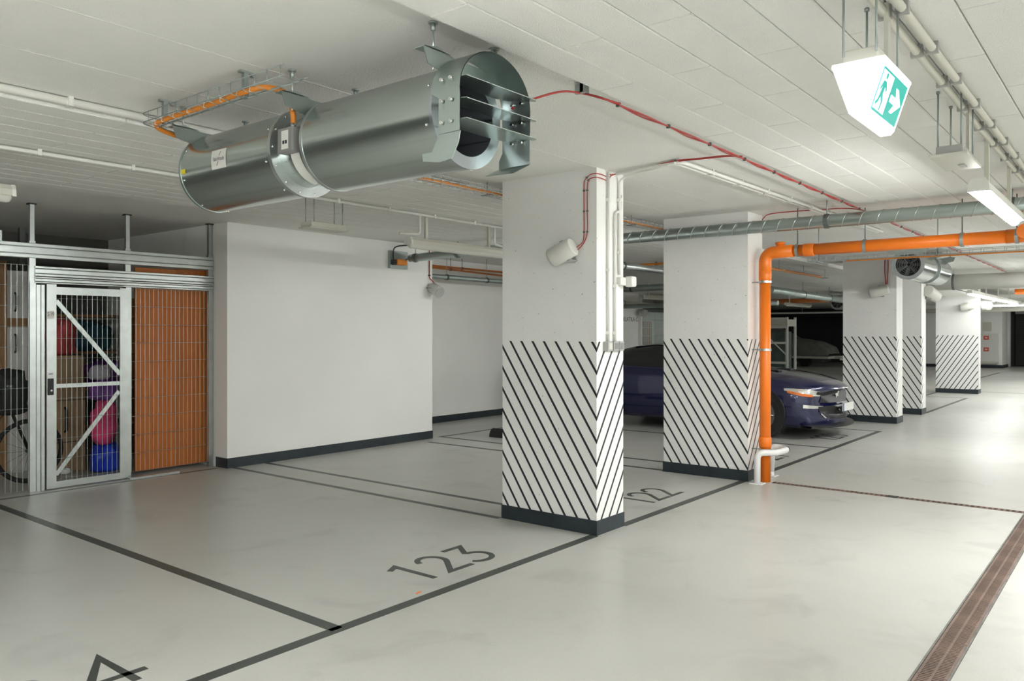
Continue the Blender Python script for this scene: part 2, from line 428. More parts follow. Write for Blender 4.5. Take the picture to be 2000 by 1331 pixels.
# ------------------------------------------------------------------ striped columns
def clip(poly, ax, val, keep_le):
    out = []
    for i in range(len(poly)):
        a, b = poly[i], poly[(i+1) % len(poly)]
        ia = (a[ax] <= val) == keep_le or a[ax] == val; ib = (b[ax] <= val) == keep_le or b[ax] == val
        if ia: out.append(a)
        if ia != ib and a[ax] != b[ax]:
            t = (val-a[ax])/(b[ax]-a[ax]); q = [a[0]+(b[0]-a[0])*t, a[1]+(b[1]-a[1])*t]; out.append(tuple(q))
    return out
def column(x0, x1, y0, y1, label, up=True, ztop=1.49, zlow=0.113, hook=None, dz=0.1765, z_first=0.173, group='striped columns'):
    t = thing('concrete_column', label, 'column', (x0, y0, 0), group)
    sh = MB().box(x0, x1, y0, y1, 0, ZC); part('shaft', sh, 'column_paint', t)
    b = MB(); e = 0.007
    b.box(x0-e, x1+e, y0-e, y0, 0, 0.113).box(x0-e, x0, y0, y1, 0, 0.113).box(x1, x1+e, y0, y1+e, 0, 0.113).box(x0-e, x1, y1, y1+e, 0, 0.113)
    part('base_band', b, 'base_dark', t)
    wl, wf = y1-y0, x1-x0; sl = 1.53; tk = 0.034; e = 0.0012
    sg = 1 if up else -1
    ks = range(-14, 30)
    for k in ks:
        zc = z_first + k*dz
        mb = MB(); got = False
        # face towards -X, s runs along +Y from the corner
        pl = [(0, zc), (wl, zc+sg*sl*wl), (wl, zc+sg*sl*wl+tk), (0, zc+tk)]
        pl = clip(clip(pl, 1, ztop, True), 1, zlow, False)
        if len(pl) > 2:
            mb.prism_on(pl, (x0, y0, 0), (0,1,0), (0,0,1), e); got = True
            mb.v = [(x0-e if abs(v[0]-(x0+e)) < 1e-6 else v[0], v[1], v[2]) for v in mb.v]
        wf2 = hook if hook else wf
        pl = [(0, zc), (wf2, zc+sg*sl*wf2), (wf2, zc+sg*sl*wf2+tk), (0, zc+tk)]
        pl = clip(clip(pl, 1, ztop, True), 1, zlow, False)
        if len(pl) > 2:
            mb.prism_on(pl, (x0, y0, 0), (1,0,0), (0,0,1), e); got = True
        if got: part('stripe', mb, 'stripe_black', t)
    return t
column(5.165, 5.56, 3.31, 4.245, 'nearest striped column, carrying a loudspeaker, sockets and red cables')
column(8.035, 8.43, 3.28, 4.26, 'striped column with the orange downpipe in front of it', dz=0.17, z_first=0.11)
column(14.70, 15.12, 3.37, 4.25, 'striped column right behind the nose of the blue car', hook=0.12)
column(16.60, 16.98, 3.37, 4.25, 'narrow-looking striped column half hidden by its neighbour, two speakers beside it', hook=0.12, z_first=0.20)
column(23.1, 23.5, 3.39, 4.35, 'farthest striped column with stripes pointing upwards', up=False, hook=0.12, z_first=0.20)
column(29.0, 29.4, 6.2, 7.1, 'distant column glimpsed between the narrow column and the farthest striped one', hook=0.1)

# ------------------------------------------------------------------ floor markings
LW = 0.075
def line(x0, x1, y0, y1): part('marking_line', MB().box(x0, x1, y0, y1, 0.0, 0.0015), 'line_paint', floor)
Y3 = 3.325
line(-6, 5.158, Y3-LW/2, Y3+LW/2); line(5.568, 8.028, Y3-LW/2, Y3+LW/2); line(8.44, 13.43, Y3-LW/2, Y3+LW/2)
line(17.0, 21.5, 3.35, 3.42)
line(2.645, 2.72, Y3, 8.36); line(5.115, 5.175, 4.26, 8.24); line(5.545, 5.605, 4.26, 8.24)
line(8.06, 8.12, 4.28, 8.0); line(8.58, 8.64, 4.45, 8.30); line(8.58, 11.6, 8.24, 8.30)
line(11.03, 11.09, 3.36, 8.24); line(13.37, 13.43, Y3, 8.24); line(-6, 5.0, 8.34, 8.385); line(0.16, 0.235, Y3, 8.36)
line(21.44, 21.5, 3.42, 6.5); line(24.0, 24.06, -1.0, 3.6); line(28, 36, 4.5, 4.58); line(17.6, 23.0, 4.3, 4.36)
DW = 0.042
def arc(cx, cy, rx, ry, a0, a1, n=18):
    return [(cx+rx*math.cos(math.radians(a0+(a1-a0)*i/n)), cy+ry*math.sin(math.radians(a0+(a1-a0)*i/n))) for i in range(n+1)]
DIG = {
 '1': ([[(-0.055, 0.325), (0.035, 0.375), (0.035, 0.0)]], 0.10),
 '2': ([arc(0.105, 0.275, 0.095, 0.105, 168, -38)+[(0.02, 0.021), (0.235, 0.021)]], 0.245),
 '3': ([[(0.02, 0.379), (0.20, 0.379), (0.095, 0.235)]+arc(0.085, 0.115, 0.115, 0.105, 78, -150)], 0.22),
 '4': ([[(0.27, 0.10), (0.015, 0.10), (0.18, 0.385), (0.18, 0.0)]], 0.28),
 '0': ([arc(0.11, 0.20, 0.10, 0.18, 90, -270, 28)], 0.24),
}
def number(txt, x, y, adv):
    mb = MB()
    for ch, xo in zip(txt, adv):
        for st_ in DIG[ch][0]: ribbon_mb(mb, [(x+xo+a, y+b) for a, b in st_], DW, 0.0, 0.0015)
    part('parking_number', mb, 'line_paint', floor, 'number '+txt+' painted in the bay')
number('123', 3.60, 3.54, (0.0, 0.18, 0.475))
number('122', 6.47, 3.54, (0.0, 0.14, 0.40))
number('124', 1.08, 3.54, (0.0, 0.16, 0.47))
number('121', 9.40, 3.54, (0.06, 0.20, 0.55)); number('120', 11.95, 3.54, (0.0, 0.16, 0.44))

part('paint_scuff', MB().add([(3.33, 3.40, 0.0012), (3.38, 3.41, 0.0012), (3.40, 3.43, 0.0012), (3.35, 3.425, 0.0012)], [(0,1,2,3)]), 'orange_pipe', floor, 'small orange scuff beside the line')
# ------------------------------------------------------------------ drains
d = thing('drain_channel', 'long rusty slotted drain running up the aisle', 'drain', (1.0, 0.77, -0.12))
x0, x1, y0, y1 = DR1
part('channel', MB().box(x0, x1, y0, y0+0.004, -0.12, -0.002).box(x0, x1, y1-0.004, y1, -0.12, -0.002).box(x0, x1, y0, y1, -0.13, -0.12).box(x0-.004, x0, y0, y1, -.12, -.002).box(x1, x1+.004, y0, y1, -.12, -.002), 'drain_pit', d)
part('rim', MB().box(x0, x1, y0+0.001, y0+0.010, -0.02, 0.004).box(x0, x1, y1-0.010, y1-0.001, -0.02, 0.004), 'drain_edge', d)
gb = MB(); L_ = 0.5; p = 0.0208; hw = (y1-y0)/2-0.012
gb.box(0.002, L_-0.002, -hw, -hw+0.012, -0.015, 0.001).box(0.002, L_-0.002, hw-0.012, hw, -0.015, 0.001)
nb = int(L_/p)
zz = []
for i in range(nb):
    xx = 0.004+i*p
    gb.box(xx, xx+0.010, -hw+0.012, -0.002+0.006, -0.015, 0.001); gb.box(xx+p/2, xx+p/2+0.010, -0.006, hw-0.012, -0.015, 0.001)
    zz += [(xx+0.005, -0.007), (xx+p/2+0.005, 0.007)]
ribbon_mb(gb, zz, 0.009, -0.012, 0.0012)
gme = mesh_from(gb, 'grate', 'drain_rust')
for i in range(int((x1-x0)/0.5)):
    o = link(bpy.data.objects.new('grate', gme)); o.parent = d; o.location = (i*0.5, 0, 0.12)
d = thing('slot_drain', 'narrow slotted drain from the orange downpipe across to the main drain', 'drain', (8.15, 0.845, -0.1))
x0, x1, y0, y1 = DR2
part('channel', MB().box(x0, x0+0.003, y0, y1, -0.1, -0.001).box(x1-0.003, x1, y0, y1, -0.1, -0.001).box(x0, x1, y0, y1, -0.11, -0.1).box(x0, x1, y1, y1+.004, -.1, -.001), 'drain_pit', d)
g = MB().box(x0+.004, x0+.016, y0, y1, -0.012, 0.001).box(x1-.016, x1-.004, y0, y1, -0.012, 0.001)
n = int((y1-y0)/0.045)
for i in range(n): g.box(x0+.016, x1-.016, y0+i*0.045, y0+i*0.045+0.020, -0.012, 0.001)
part('grating', g, 'drain_rust', d)
part('inspection_cover', MB().box(x0+.004, x1-.004, 1.86, 1.95, -0.01, 0.004), 'black', d)

# ------------------------------------------------------------------ fluorescent luminaires
def luminaire(x0, y, z, ln, label, lit='lamp_lit', axis='x', poles=(), cat='lamp', group=None, zt=None):
    t = thing('strip_light', label, cat, (x0, y, z), group, rz=0 if axis == 'x' else PI/2, local=True)
    r = 0.045
    sec = [(-r*1.25, -0.014), (-r*1.15, 0.028), (-r*0.75, 0.058), (r*0.75, 0.058), (r*1.15, 0.028), (r*1.25, -0.014), (r*1.05, -0.002), (-r*1.05, -0.002)]
    h = MB(); n = len(sec)
    rows = [[(x, a, b) for a, b in sec] for x in (0, ln)]
    h.grid(rows, False, True); h.f += [tuple(range(n)), tuple(range(n, 2*n))[::-1]]; h.sm += [False, False]
    part('housing', h, 'plastic_white' if lit else 'plastic_cream', t)
    dsec = [(r*0.97*math.cos(a), -0.055*abs(math.sin(a))**1.35) for a in [PI+PI*i/12 for i in range(13)]]
    rows = []
    for q, sc in ((0.0, 0.55), (0.012, 0.9), (0.03, 1.0), (ln-0.03, 1.0), (ln-0.012, 0.9), (ln, 0.55)):
        rows.append([(q, a*sc, b*sc-0.001) for a, b in dsec])
    dm = MB().grid(rows, True, False); k = len(dsec)
    dm.f += [tuple(range(k)), tuple(range(5*k, 6*k))[::-1]]; dm.sm += [False, False]
    part('diffuser', dm, lit if lit else 'diffuser_off', t)
    for q in (0, 1):
        cx = -0.012 if q == 0 else ln-0.012
        part('end_cap', MB().prism_on([(-r*1.17, 0.03), (-r*1.27, -0.018), (r*1.27, -0.018), (r*1.17, 0.03), (r*0.78, 0.06), (-r*0.78, 0.06)], (cx, 0, 0), (0,1,0), (0,0,1), 0.024), 'plastic_white', t)
    for px in poles:
        zt = ztop(y if axis == 'x' else y+px)
        part('hanger', MB().box(px-0.018, px+0.018, -0.012, 0.012, 0.058, zt-z), 'plastic_cream', t)
    return t
luminaire(5.34, 0.78, 2.405, 1.60, 'lit strip light hanging below the pair of ceiling conduits', poles=(0.30, 1.30))
for X, w_ in ((-5.0, 'behind the camera'), (-0.05, 'just above the camera'), (11.2, 'right of the second column'), (15.9, 'right of the third column'), (20.6, 'beyond the third column'), (25.8, 'right of the farthest striped column'), (31.0, 'before the far wall'), (36.2, 'beside the far wall')):
    luminaire(X, 0.78, 2.405, 1.60, 'lit strip light of the aisle row, out of view '+w_, poles=(0.3, 1.3), group='aisle strip lights')  # far lamps of this unseen row are added to brighten the far aisle
for X, w_ in ((-5.0, 'behind the camera'), (0.15, 'beside the camera'), (5.34, 'level with the first column'), (10.5, 'level with the blue car')):
    luminaire(X, -3.6, 2.405, 1.60, 'added fill light over the unseen right-hand bays '+w_, poles=(0.3, 1.3), group='added right-hand bay lights')  # unseen lamp row added as extra light from the right
for X, Y, w_ in ((-4.9, 3.3, 'far'), (-1.9, 3.3, 'near')):
    luminaire(X, Y, 2.405, 1.60, w_+' added fill light over the unseen bays left of the picture', poles=(0.3, 1.3), group='added left-hand bay lights', zt=ztop(Y))  # unseen fill lamps added to lift the dim left side
for i, w_ in enumerate(('nearest', 'second', 'third', 'farthest')):
    luminaire(20.0+i*2.0, 3.10, 2.44, 1.9, w_+' lit strip light in the long far row beside the pale tray', 'lamp_far', poles=(0.3,), group='far row of strip lights', zt=ZC)
luminaire(28.6, 1.4, 2.42, 2.6, 'lit strip light lying across the aisle at the far end', 'lamp_far', axis='y', poles=(0.25, 2.3), zt=ZC)
luminaire(34.5, 1.4, 2.42, 2.6, 'added strip light lying across the aisle beyond the view', 'lamp_far', axis='y', poles=(0.25, 2.3), zt=ZC)  # added lamp, brightens the far end of the aisle
luminaire(5.62, 5.85, 2.47, 1.50, 'unlit strip light hanging in front of the white bay wall', lit=False, poles=(0.25, 1.25))
luminaire(8.0, 5.85, 2.47, 1.60, 'added dim fill light hidden behind the nearest column', 'lamp_fill', poles=(0.3, 1.3))  # added out of sight to lift the dark bay and recess wall
luminaire(0.42, 5.85, 2.47, 1.60, 'unlit strip light cut by the left picture edge', lit=False, poles=(0.3, 1.3))

# ------------------------------------------------------------------ jet fans
def jet_fan(label, loc, rz, deflector, box=True, group=None, detail=True):
    t = thing('jet_fan', label, 'fan', loc, group, rz=rz, local=True)
    R = 0.2166
    s1 = part('silencer', MB().pipe_wall((0,0,0), (0,0.85,0), R, R-0.045, 64).tube([(0,0.86,0),(0,0.85,0)], 0.16, 40), 'galv_fan', t)
    s2 = part('silencer', MB().pipe_wall((0,1.12,0), (0,1.96,0), R, R-0.045, 64), 'galv_fan', t)
    # rolled end lips
    part('end_ring', MB().pipe_wall((0,-0.012,0), (0,0.006,0), R+0.003, R-0.05, 64), 'fan_inside', s1)
    part('end_ring', MB().pipe_wall((0,1.955,0), (0,1.972,0), R+0.003, R-0.05, 64), 'galv', s2)
    part('inner_liner', MB().pipe_wall((0,0.0,0), (0,0.8,0), R-0.046, R-0.050, 48), 'fan_inside', s1)
    fl = part('flange', MB().pipe_wall((0,1.095,0), (0,1.12,0), R+0.007, 0.15, 64), 'galv_bright', t)
    part('flange', MB().pipe_wall((0,0.85,0), (0,0.868,0), R+0.002, 0.15, 64), 'galv_bright', t)
    fc = part('fan_casing', MB().pipe_wall((0,0.865,0), (0,1.10,0), 0.175, 0.165, 48).tube([(0,0.93,0),(0,1.04,0)], 0.165, 32), 'galv_fan', t)
    bl = MB()
    for k in range(14):
        a = 2*PI*k/14; bl.sphere(((R-0.008)*math.cos(a), 1.094, (R-0.008)*math.sin(a)), 0.006, 6, 4)
    part('bolts', bl, 'chrome', fl, kind='stuff')
    for yy in (0.03, 1.15, 1.93):
        m = MB()
        for k in range(8):
            a = 2*PI*(k+0.4)/8; m.sphere(((R+0.001)*math.cos(a), yy, (R+0.001)*math.sin(a)), 0.006, 6, 4)
        part('rivets', m, 'chrome', s1 if yy < 1 else s2, kind='stuff')
    # hanger brackets: cross channel with folded ears, two threaded rods each
    for yy in (-0.02, 0.93, 1.94):
        zb = 0.195; hr = 0.197
        br = MB()
        prof = [(-0.275, zb+0.035), (-0.25, zb-0.03), (-0.13, zb-0.055), (0.13, zb-0.055), (0.25, zb-0.03), (0.275, zb+0.035), (0.20, zb+0.05), (0.10, zb+0.028), (-0.10, zb+0.028), (-0.20, zb+0.05)]
        br.prism_on(prof, (0, yy, 0), (1,0,0), (0,0,1), 0.004)
        br.box(-0.27, -0.12, yy-0.004, yy+0.055, zb+0.034, zb+0.038); br.box(0.12, 0.27, yy-0.004, yy+0.055, zb+0.034, zb+0.038)
        bk = part('hanger_bracket', br, 'galv', t)
        for sx in (-1, 1):
            part('damper_pad', MB().tube([(sx*hr, yy+0.02, zb+0.0), (sx*hr, yy+0.02, zb+0.033)], 0.018, 10), 'black', bk)
            part('nut', MB().tube([(sx*hr, yy+0.02, zb-0.018), (sx*hr, yy+0.02, zb-0.002)], 0.011, 6).tube([(sx*hr, yy+0.02, zb-0.04), (sx*hr, yy+0.02, zb-0.01)], 0.004, 6), 'chrome', bk)
            part('threaded_rod', MB().tube([(sx*hr, yy+0.02, zb+0.01), (sx*hr, yy+0.02, ZC-loc[2])], 0.0048, 8), 'galv_bright', bk)
            part('anchor', MB().tube([(sx*hr, yy+0.02, ZC-loc[2]-0.035), (sx*hr, yy+0.02, ZC-loc[2])], 0.010, 8).tube([(sx*hr, yy+0.02, ZC-loc[2]-0.006), (sx*hr, yy+0.02, ZC-loc[2])], 0.020, 12), 'galv_dull', bk)
    if deflector:
        # strap arch around the mouth
        rows = []
        path = [(-R-0.012, -0.125), (-R-0.010, 0.02)]
        for k in range(0, 19):
            a = PI - PI*k/18; path.append(((R+0.012)*math.cos(a), 0.045+(R-0.025)*math.sin(a)))
        path += [(R+0.010, 0.02), (R+0.012, -0.185)]
        ar = MB()
        o1 = [(x, -0.175, z) for x, z in path]; i1 = [(x, -0.02 if k > 1 else -0.06, z) for k, (x, z) in enumerate(path)]
        ar.grid([o1, i1], True)
        ar.grid([[(x*0.985, y, z*0.985+0.0008) for x, y, z in o1], [(x*0.985, y, z*0.985+0.0008) for x, y, z in i1]], True)
        stp = part('deflector_strap', ar, 'galv', t)
        foot = MB()
        foot.prism_on([(-0.175, -0.125), (-0.06, -0.125), (-0.02, -0.19), (0.035, -0.19), (0.03, -0.22), (-0.06, -0.235), (-0.13, -0.23), (-0.165, -0.17)], (-R*0.965-0.016, 0, 0), (0,1,0), (0,0,1), 0.004)
        part('strap_foot', foot, 'galv', t); foot = MB()
        foot.prism_on([(-0.175, -0.185), (-0.06, -0.185), (-0.0, -0.19), (0.0, -0.15), (-0.06, -0.05), (-0.175, -0.05)], (R+0.008, 0, 0), (0,1,0), (0,0,1), 0.004)
        foot.add([(R+0.012,-0.175,-0.185),(R+0.012,0.0,-0.185),(0.12,0.0,-0.235),(0.15,-0.14,-0.232)], [(0,1,2,3)])
        part('strap_foot', foot, 'galv', t)
        bo = MB()
        for z in (0.085, 0.0, -0.085):
            for yy in (-0.085, -0.135):
                bo.tube([(-R-0.013, yy, z+0.002), (-R-0.027, yy, z+0.002)], 0.008, 6); bo.tube([(R+0.006, yy, z), (R-0.01, yy, z)], 0.008, 6)
        part('strap_bolts', bo, 'chrome', stp, kind='stuff')
        for z, tilt in ((0.100, -8), (0.012, -8), (-0.075, -3)):
            a = math.radians(tilt); hwid = math.sqrt(max((R+0.008)**2-(0.3*z)**2, 0.02))
            dy, dz = math.cos(a), math.sin(a)
            bl = MB(); ln = 0.078
            c = Vector((0, -0.115, z))
            e1 = Vector((0, dy, -dz))*ln
            P = [(-hwid+0.004, -1.15), (hwid+0.0, -1.25), (hwid+0.022, -1.0), (hwid-0.004, 0.55), (hwid*0.75, 1.0), (-hwid*0.75, 1.0), (-hwid+0.004, 0.55)]
            bl.prism_on(P, c, (1,0,0), e1, 0.003)
            part('louvre_blade', bl, 'galv', t)
    else:
        g = MB()
        for rr in (0.03, 0.06, 0.09, 0.12, 0.15, 0.17):
            g.tube([(rr*math.cos(2*PI*k/36), 0.02, rr*math.sin(2*PI*k/36)) for k in range(37)], 0.004, 6, cap=False)
        for k in range(4):
            a = 2*PI*k/4+0.6; g.tube([(0.02*math.cos(a), 0.02, 0.02*math.sin(a)), (0.172*math.cos(a), 0.02, 0.172*math.sin(a))], 0.006, 6)
        part('intake_guard', g, 'steel_dark', t)
        part('intake_shade_disc', MB().tube([(0,0.09,0),(0,0.1,0)], 0.171, 36), 'black', t)  # black disc stands in for the shade inside the intake
        f = MB()
        for k in range(7):
            a = 2*PI*k/7; u = Vector((math.cos(a), 0, math.sin(a))); v = Vector((-math.sin(a), 0.6, math.cos(a))).normalized()
            f.add([u*0.03-v*0.02+Vector((0,.07,0)), u*0.165-v*0.035+Vector((0,.07,0)), u*0.165+v*0.035+Vector((0,.07,0)), u*0.03+v*0.02+Vector((0,.07,0))], [(0,1,2,3)])
        part('impeller', f, 'steel_dark', t)
    if box:
        tb = part('terminal_box', MB().bbox(-0.215, -0.12, 0.925, 1.045, -0.045, 0.075, 0.006), 'box_grey', t)
        part('box_label', MB().box(-0.2165, -0.2155, 0.955, 1.01, -0.03, 0.06), 'paper', tb)
        part('box_print', MB().box(-0.2172, -0.2162, 0.965, 0.98, -0.005, 0.012).box(-0.2172, -0.2162, 0.985, 1.0, -0.005, 0.012), 'ink', tb)
        part('cable_gland', MB().tube([(-0.165, 0.985, 0.075), (-0.165, 0.985, 0.105)], 0.014, 10), 'chrome', tb)
    return t
fan1 = jet_fan('large galvanised jet fan with louvred outlet hanging in the foreground', (2.53, 2.285, 2.48), 0, True)
def fan_patch(y0, y1, a0, a1, R, n=8):
    rows = []
    for yy in (y0, y1):
        rows.append([(R*math.cos(math.radians(a0+(a1-a0)*k/n)), yy, R*math.sin(math.radians(a0+(a1-a0)*k/n))) for k in range(n+1)])
    return rows
ft = part('maker_label', MB().grid(fan_patch(1.495, 1.635, 166, 193, 0.2180), True), 'paper', fan1, 'FläktWoods sticker')
tb = text_mb('FläktWoods', 0.030, (0,0,0), (1,0,0), (0,1,0)); R_ = 0.2188
tb.v = [(R_*math.cos(math.radians(179.5)-v[1]/R_*-1*-1), 1.565-v[0]*0.72, R_*math.sin(math.radians(179.5)-v[1]/R_)) for v in tb.v]
part('maker_print', tb, 'ink', ft)
sw = MB()
for ax_, ay_, l_ in ((0.012, 0.028, 0.022), (-0.012, -0.024, 0.022)):
    sw.add([(R_*math.cos(math.radians(179.5)-(ay_+q)/R_), 1.565-(ax_+p_), R_*math.sin(math.radians(179.5)-(ay_+q)/R_)) for p_, q in ((-.008,-.011),(-.002,-.011),(.010,.011),(.004,.011))], [(0,1,2,3)])
part('maker_mark', sw, 'ink_grey', ft)
part('warning_sticker', MB().grid(fan_patch(1.90, 1.95, 182, 189, 0.2178), True), 'yellow', fan1, 'yellow warning sticker')
part('rating_plate', MB().grid([[(0.1765*math.cos(math.radians(a)), yy, 0.1765*math.sin(math.radians(a))) for a in range(195, 262, 6)] for yy in (0.93, 1.0)], True), 'paper', fan1)
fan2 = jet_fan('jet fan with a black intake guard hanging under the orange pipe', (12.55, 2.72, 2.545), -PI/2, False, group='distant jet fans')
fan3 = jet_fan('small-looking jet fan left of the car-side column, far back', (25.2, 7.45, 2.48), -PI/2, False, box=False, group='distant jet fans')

# wire basket tray beside the fan with the orange motor cable
t = thing('wire_cable_tray', 'small wire basket tray carrying the orange cable beside the fan', 'cable tray', (2.2, 3.7, 2.70))
wr = MB()
for xx, zz_ in ((2.135, 2.765), (2.135, 2.715), (2.215, 2.705), (2.265, 2.735)):
    wr.tube(fillet([(xx, 3.02, zz_), (xx, 4.27+(2.27-xx)*0.5, zz_), (2.42, 4.30+(2.27-xx)*0.5, zz_-0.02)], 0.05), 0.0032, 6)
for k in range(13):
    yy = 3.05+k*0.1
    wr.tube([(2.135, yy, 2.768), (2.135, yy, 2.712), (2.215, yy, 2.702), (2.267, yy, 2.737)], 0.0028, 6)
part('wires', wr, 'galv_dull', t)
for yy in (3.43, 4.20):
    part('hook', MB().box(2.19, 2.215, yy-0.012, yy+0.012, 2.70, 2.822).box(2.17, 2.25, yy-0.014, yy+0.014, 2.82, ZC).box(2.235, 2.25, yy-.01, yy+.01, 2.81, 2.82), 'galv_dull', t)
oc = smooth_curve([(2.365, 3.27, 2.575), (2.362, 3.27, 2.64), (2.33, 3.28, 2.725), (2.25, 3.33, 2.745), (2.19, 3.42, 2.725), (2.185, 3.7, 2.718), (2.18, 4.0, 2.716), (2.18, 4.22, 2.712), (2.20, 4.29, 2.705), (2.27, 4.32, 2.69), (2.42, 4.33, 2.675)], 6)
tc_ = single('orange_motor_cable', MB().tube(oc, 0.0135, 10), 'orange_cable', 'bright orange cable curving out of the fan terminal box', 'cable')
for k in range(9):
    q = oc[22+k*3]; part('cable_tie', MB().tube([(q.x-0.016, q.y, q.z-0.012), (q.x-0.012, q.y, q.z+0.014), (q.x+0.012, q.y, q.z+0.014), (q.x+0.016, q.y, q.z-0.012), (q.x-.016, q.y, q.z-.012)], 0.002, 5), 'plastic_white', tc_)

# ------------------------------------------------------------------ exit sign and other hung boxes
sx0, sx1, sy0, sy1, szt = 2.82, 3.18, 0.683, 0.850, 2.478
t = thing('exit_sign', 'glowing green running-man exit sign hanging from rods', 'exit sign', (3.0, 0.767, 2.29))
part('mounting_box', MB().bbox(sx0+0.03, sx1-0.03, sy0+0.03, sy1-0.025, szt, szt+0.05, 0.005), 'plastic_cream', t)
part('rim', MB().bbox(sx0-0.004, sx1+0.004, sy0-0.004, sy1+0.004, szt-0.016, szt+0.002, 0.006), 'sign_white', t)
za, ym = 2.292, 0.767
tri = [(sy0, szt-0.014), (ym-0.03, za+0.012), (ym-0.018, za), (ym+0.018, za), (ym+0.03, za+0.012), (sy1, szt-0.014)]
dm = MB(); n = len(tri)
dm.grid([[(x, a, b) for a, b in tri] for x in (sx0, sx1)], False, True)
dm.f += [tuple(range(n)), tuple(range(n, 2*n))[::-1]]; dm.sm += [False, False]
part('diffuser', dm, 'sign_white', t)
# pictogram on the slanted face towards the aisle
A = Vector((sx0, sy0, szt-0.014)); B_ = Vector((sx0, ym-0.03, za+0.012)); down = (B_-A); hgt = down.length; down = down.normalized()
nrm = Vector((0, -(szt-0.014-za-0.012), -(ym-0.03-sy0))).normalized()
def sq(u, v): return A + Vector((1,0,0))*u + down*v + nrm*0.0012
def sign_poly(poly, m, name, lift=0.0):
    b = MB(); n = len(poly); pts = [sq(u, v)+nrm*lift for u, v in poly]
    b.add(pts+[p-nrm*0.001 for p in pts], [tuple(range(n)), tuple(range(n, 2*n))[::-1]]+[(i, (i+1) % n, n+(i+1) % n, n+i) for i in range(n)])
    return part(name, b, m, t)
W_, H_ = sx1-sx0, hgt
m0, m1, n0, n1 = 0.022, W_-0.022, 0.014, H_-0.012
md = m0+(m1-m0)*0.47
sign_poly([(m0, n0), (m1, n0), (m1, n1), (m0, n1)], 'sign_green', 'sign_panel')
sign_poly([(m0+.006, n0+.008), (md-.012, n0+.008), (md-.012, n1-.008), (m0+.006, n1-.008)], 'sign_white', 'doorway', 0.0008)
am = (n0+n1)/2
sign_poly([(md+.012, am-.012), (md+.075, am-.012), (md+.045, n0+.03), (md+.075, n0+.03), (m1-.016, am), (md+.075, n1-.03), (md+.045, n1-.03), (md+.075, am+.012), (md+.012, am+.012)], 'sign_white', 'arrow', 0.0008)
# running man
sign_poly([(0.072, 0.026), (0.086, 0.026), (0.090, 0.036), (0.084, 0.045), (0.074, 0.045), (0.069, 0.036)], 'sign_green', 'runner', 0.0016)
sign_poly([(0.062, 0.052), (0.092, 0.052), (0.118, 0.075), (0.112, 0.082), (0.092, 0.068), (0.088, 0.092), (0.108, 0.112), (0.104, 0.146), (0.094, 0.146), (0.096, 0.118), (0.074, 0.104), (0.064, 0.124), (0.042, 0.138), (0.036, 0.130), (0.054, 0.116), (0.066, 0.068), (0.052, 0.086), (0.044, 0.080)], 'sign_green', 'runner', 0.0016)
sign_poly([(m0, n0), (m0+.006, n0), (m0+.006, n1), (m0, n1)], 'sign_blue', 'sign_edge', 0.0010)
for X in (sx0+0.03, sx1-0.04):
    for Y in (0.716, 0.822): part('threaded_rod', MB().tube([(X, Y, szt+0.03), (X, Y, ZP)], 0.0042, 8).tube([(X, Y, ZP-0.012), (X, Y, ZP)], 0.009, 8), 'galv_dull', t)
part('cable_drop', MB().box(3.125, 3.165, 0.745, 0.76, szt+0.04, ZP), 'plastic_cream', t)
t = thing('emergency_light', 'blank cream emergency light box on rods behind the exit sign', 'lamp', (4.6, 0.775, 2.43))
part('body', MB().bbox(4.43, 4.80, 0.715, 0.835, 2.445, 2.49, 0.006), 'plastic_grey', t)
part('cover', MB().bbox(4.40, 4.83, 0.69, 0.86, 2.432, 2.447, 0.004), 'plastic_cream', t)
part('lens', MB().box(4.66, 4.74, 0.745, 0.775, 2.428, 2.433), 'plastic_grey', t)
for X in (4.45, 4.78):
    for Y in (0.725, 0.828): part('threaded_rod', MB().tube([(X, Y, 2.48), (X, Y, ZP)], 0.0042, 8).tube([(X, Y, ZP-0.012), (X, Y, ZP)], 0.009, 8), 'galv_dull', t)
part('cable_drop', MB().box(4.80, 4.84, 0.745, 0.76, 2.47, ZP), 'plastic_cream', t)
t = thing('emergency_light', 'cream emergency light box on rods below the far end of the fan', 'lamp', (4.62, 5.85, 2.5))
part('body', MB().bbox(4.36, 4.75, 5.76, 5.92, 2.50, 2.545, 0.006), 'plastic_cream', t)
part('cover', MB().bbox(4.34, 4.77, 5.75, 5.93, 2.487, 2.502, 0.004), 'plastic_cream', t)
for X in (4.40, 4.72):
    for Y in (5.78, 5.90): part('threaded_rod', MB().tube([(X, Y, 2.54), (X, Y, ZP)], 0.0045, 8), 'galv_dull', t)

# ------------------------------------------------------------------ conduits on ceilings
def conduit(label, pts, r, m='plastic_white', clips=(), cat='conduit', name='conduit', group=None, clip_m='plastic_white', rad=0.06, clip_top=None, n=10, hang=()):
    o = thing(name, label, cat, pts[0], group)
    part('tube', MB().tube(fillet(pts, rad), r, n), m, o)
    for c in clips:
        zt = clip_top if clip_top else c[2]+r
        part('clip', MB().box(c[0]-0.012, c[0]+0.012, c[1]-r-0.006, c[1]+r+0.006, c[2]-r-0.004, zt), clip_m, o)
    for c in hang:
        part('hanger', MB().tube([c, (c[0], c[1], ztop(c[1]))], 0.005, 6).box(c[0]-0.012, c[0]+0.012, c[1]-r-0.005, c[1]+r+0.005, c[2]-r-0.006, c[2]+r+0.004), 'steel_dark', o)
    return o
for k, (yy, zz_) in enumerate(((0.705, 2.745), (0.765, 2.742))):
    conduit(('outer' if k == 0 else 'inner')+' one of two cream ceiling conduits above the hanging strip light', [(-2, yy, zz_), (7.35, yy, zz_), (7.35, yy-0.5, zz_)], 0.017, 'plastic_cream',
        [(1.6+0.52*i, yy, zz_) for i in range(11)], group='aisle conduits', clip_m='plastic_grey', clip_top=ZP)
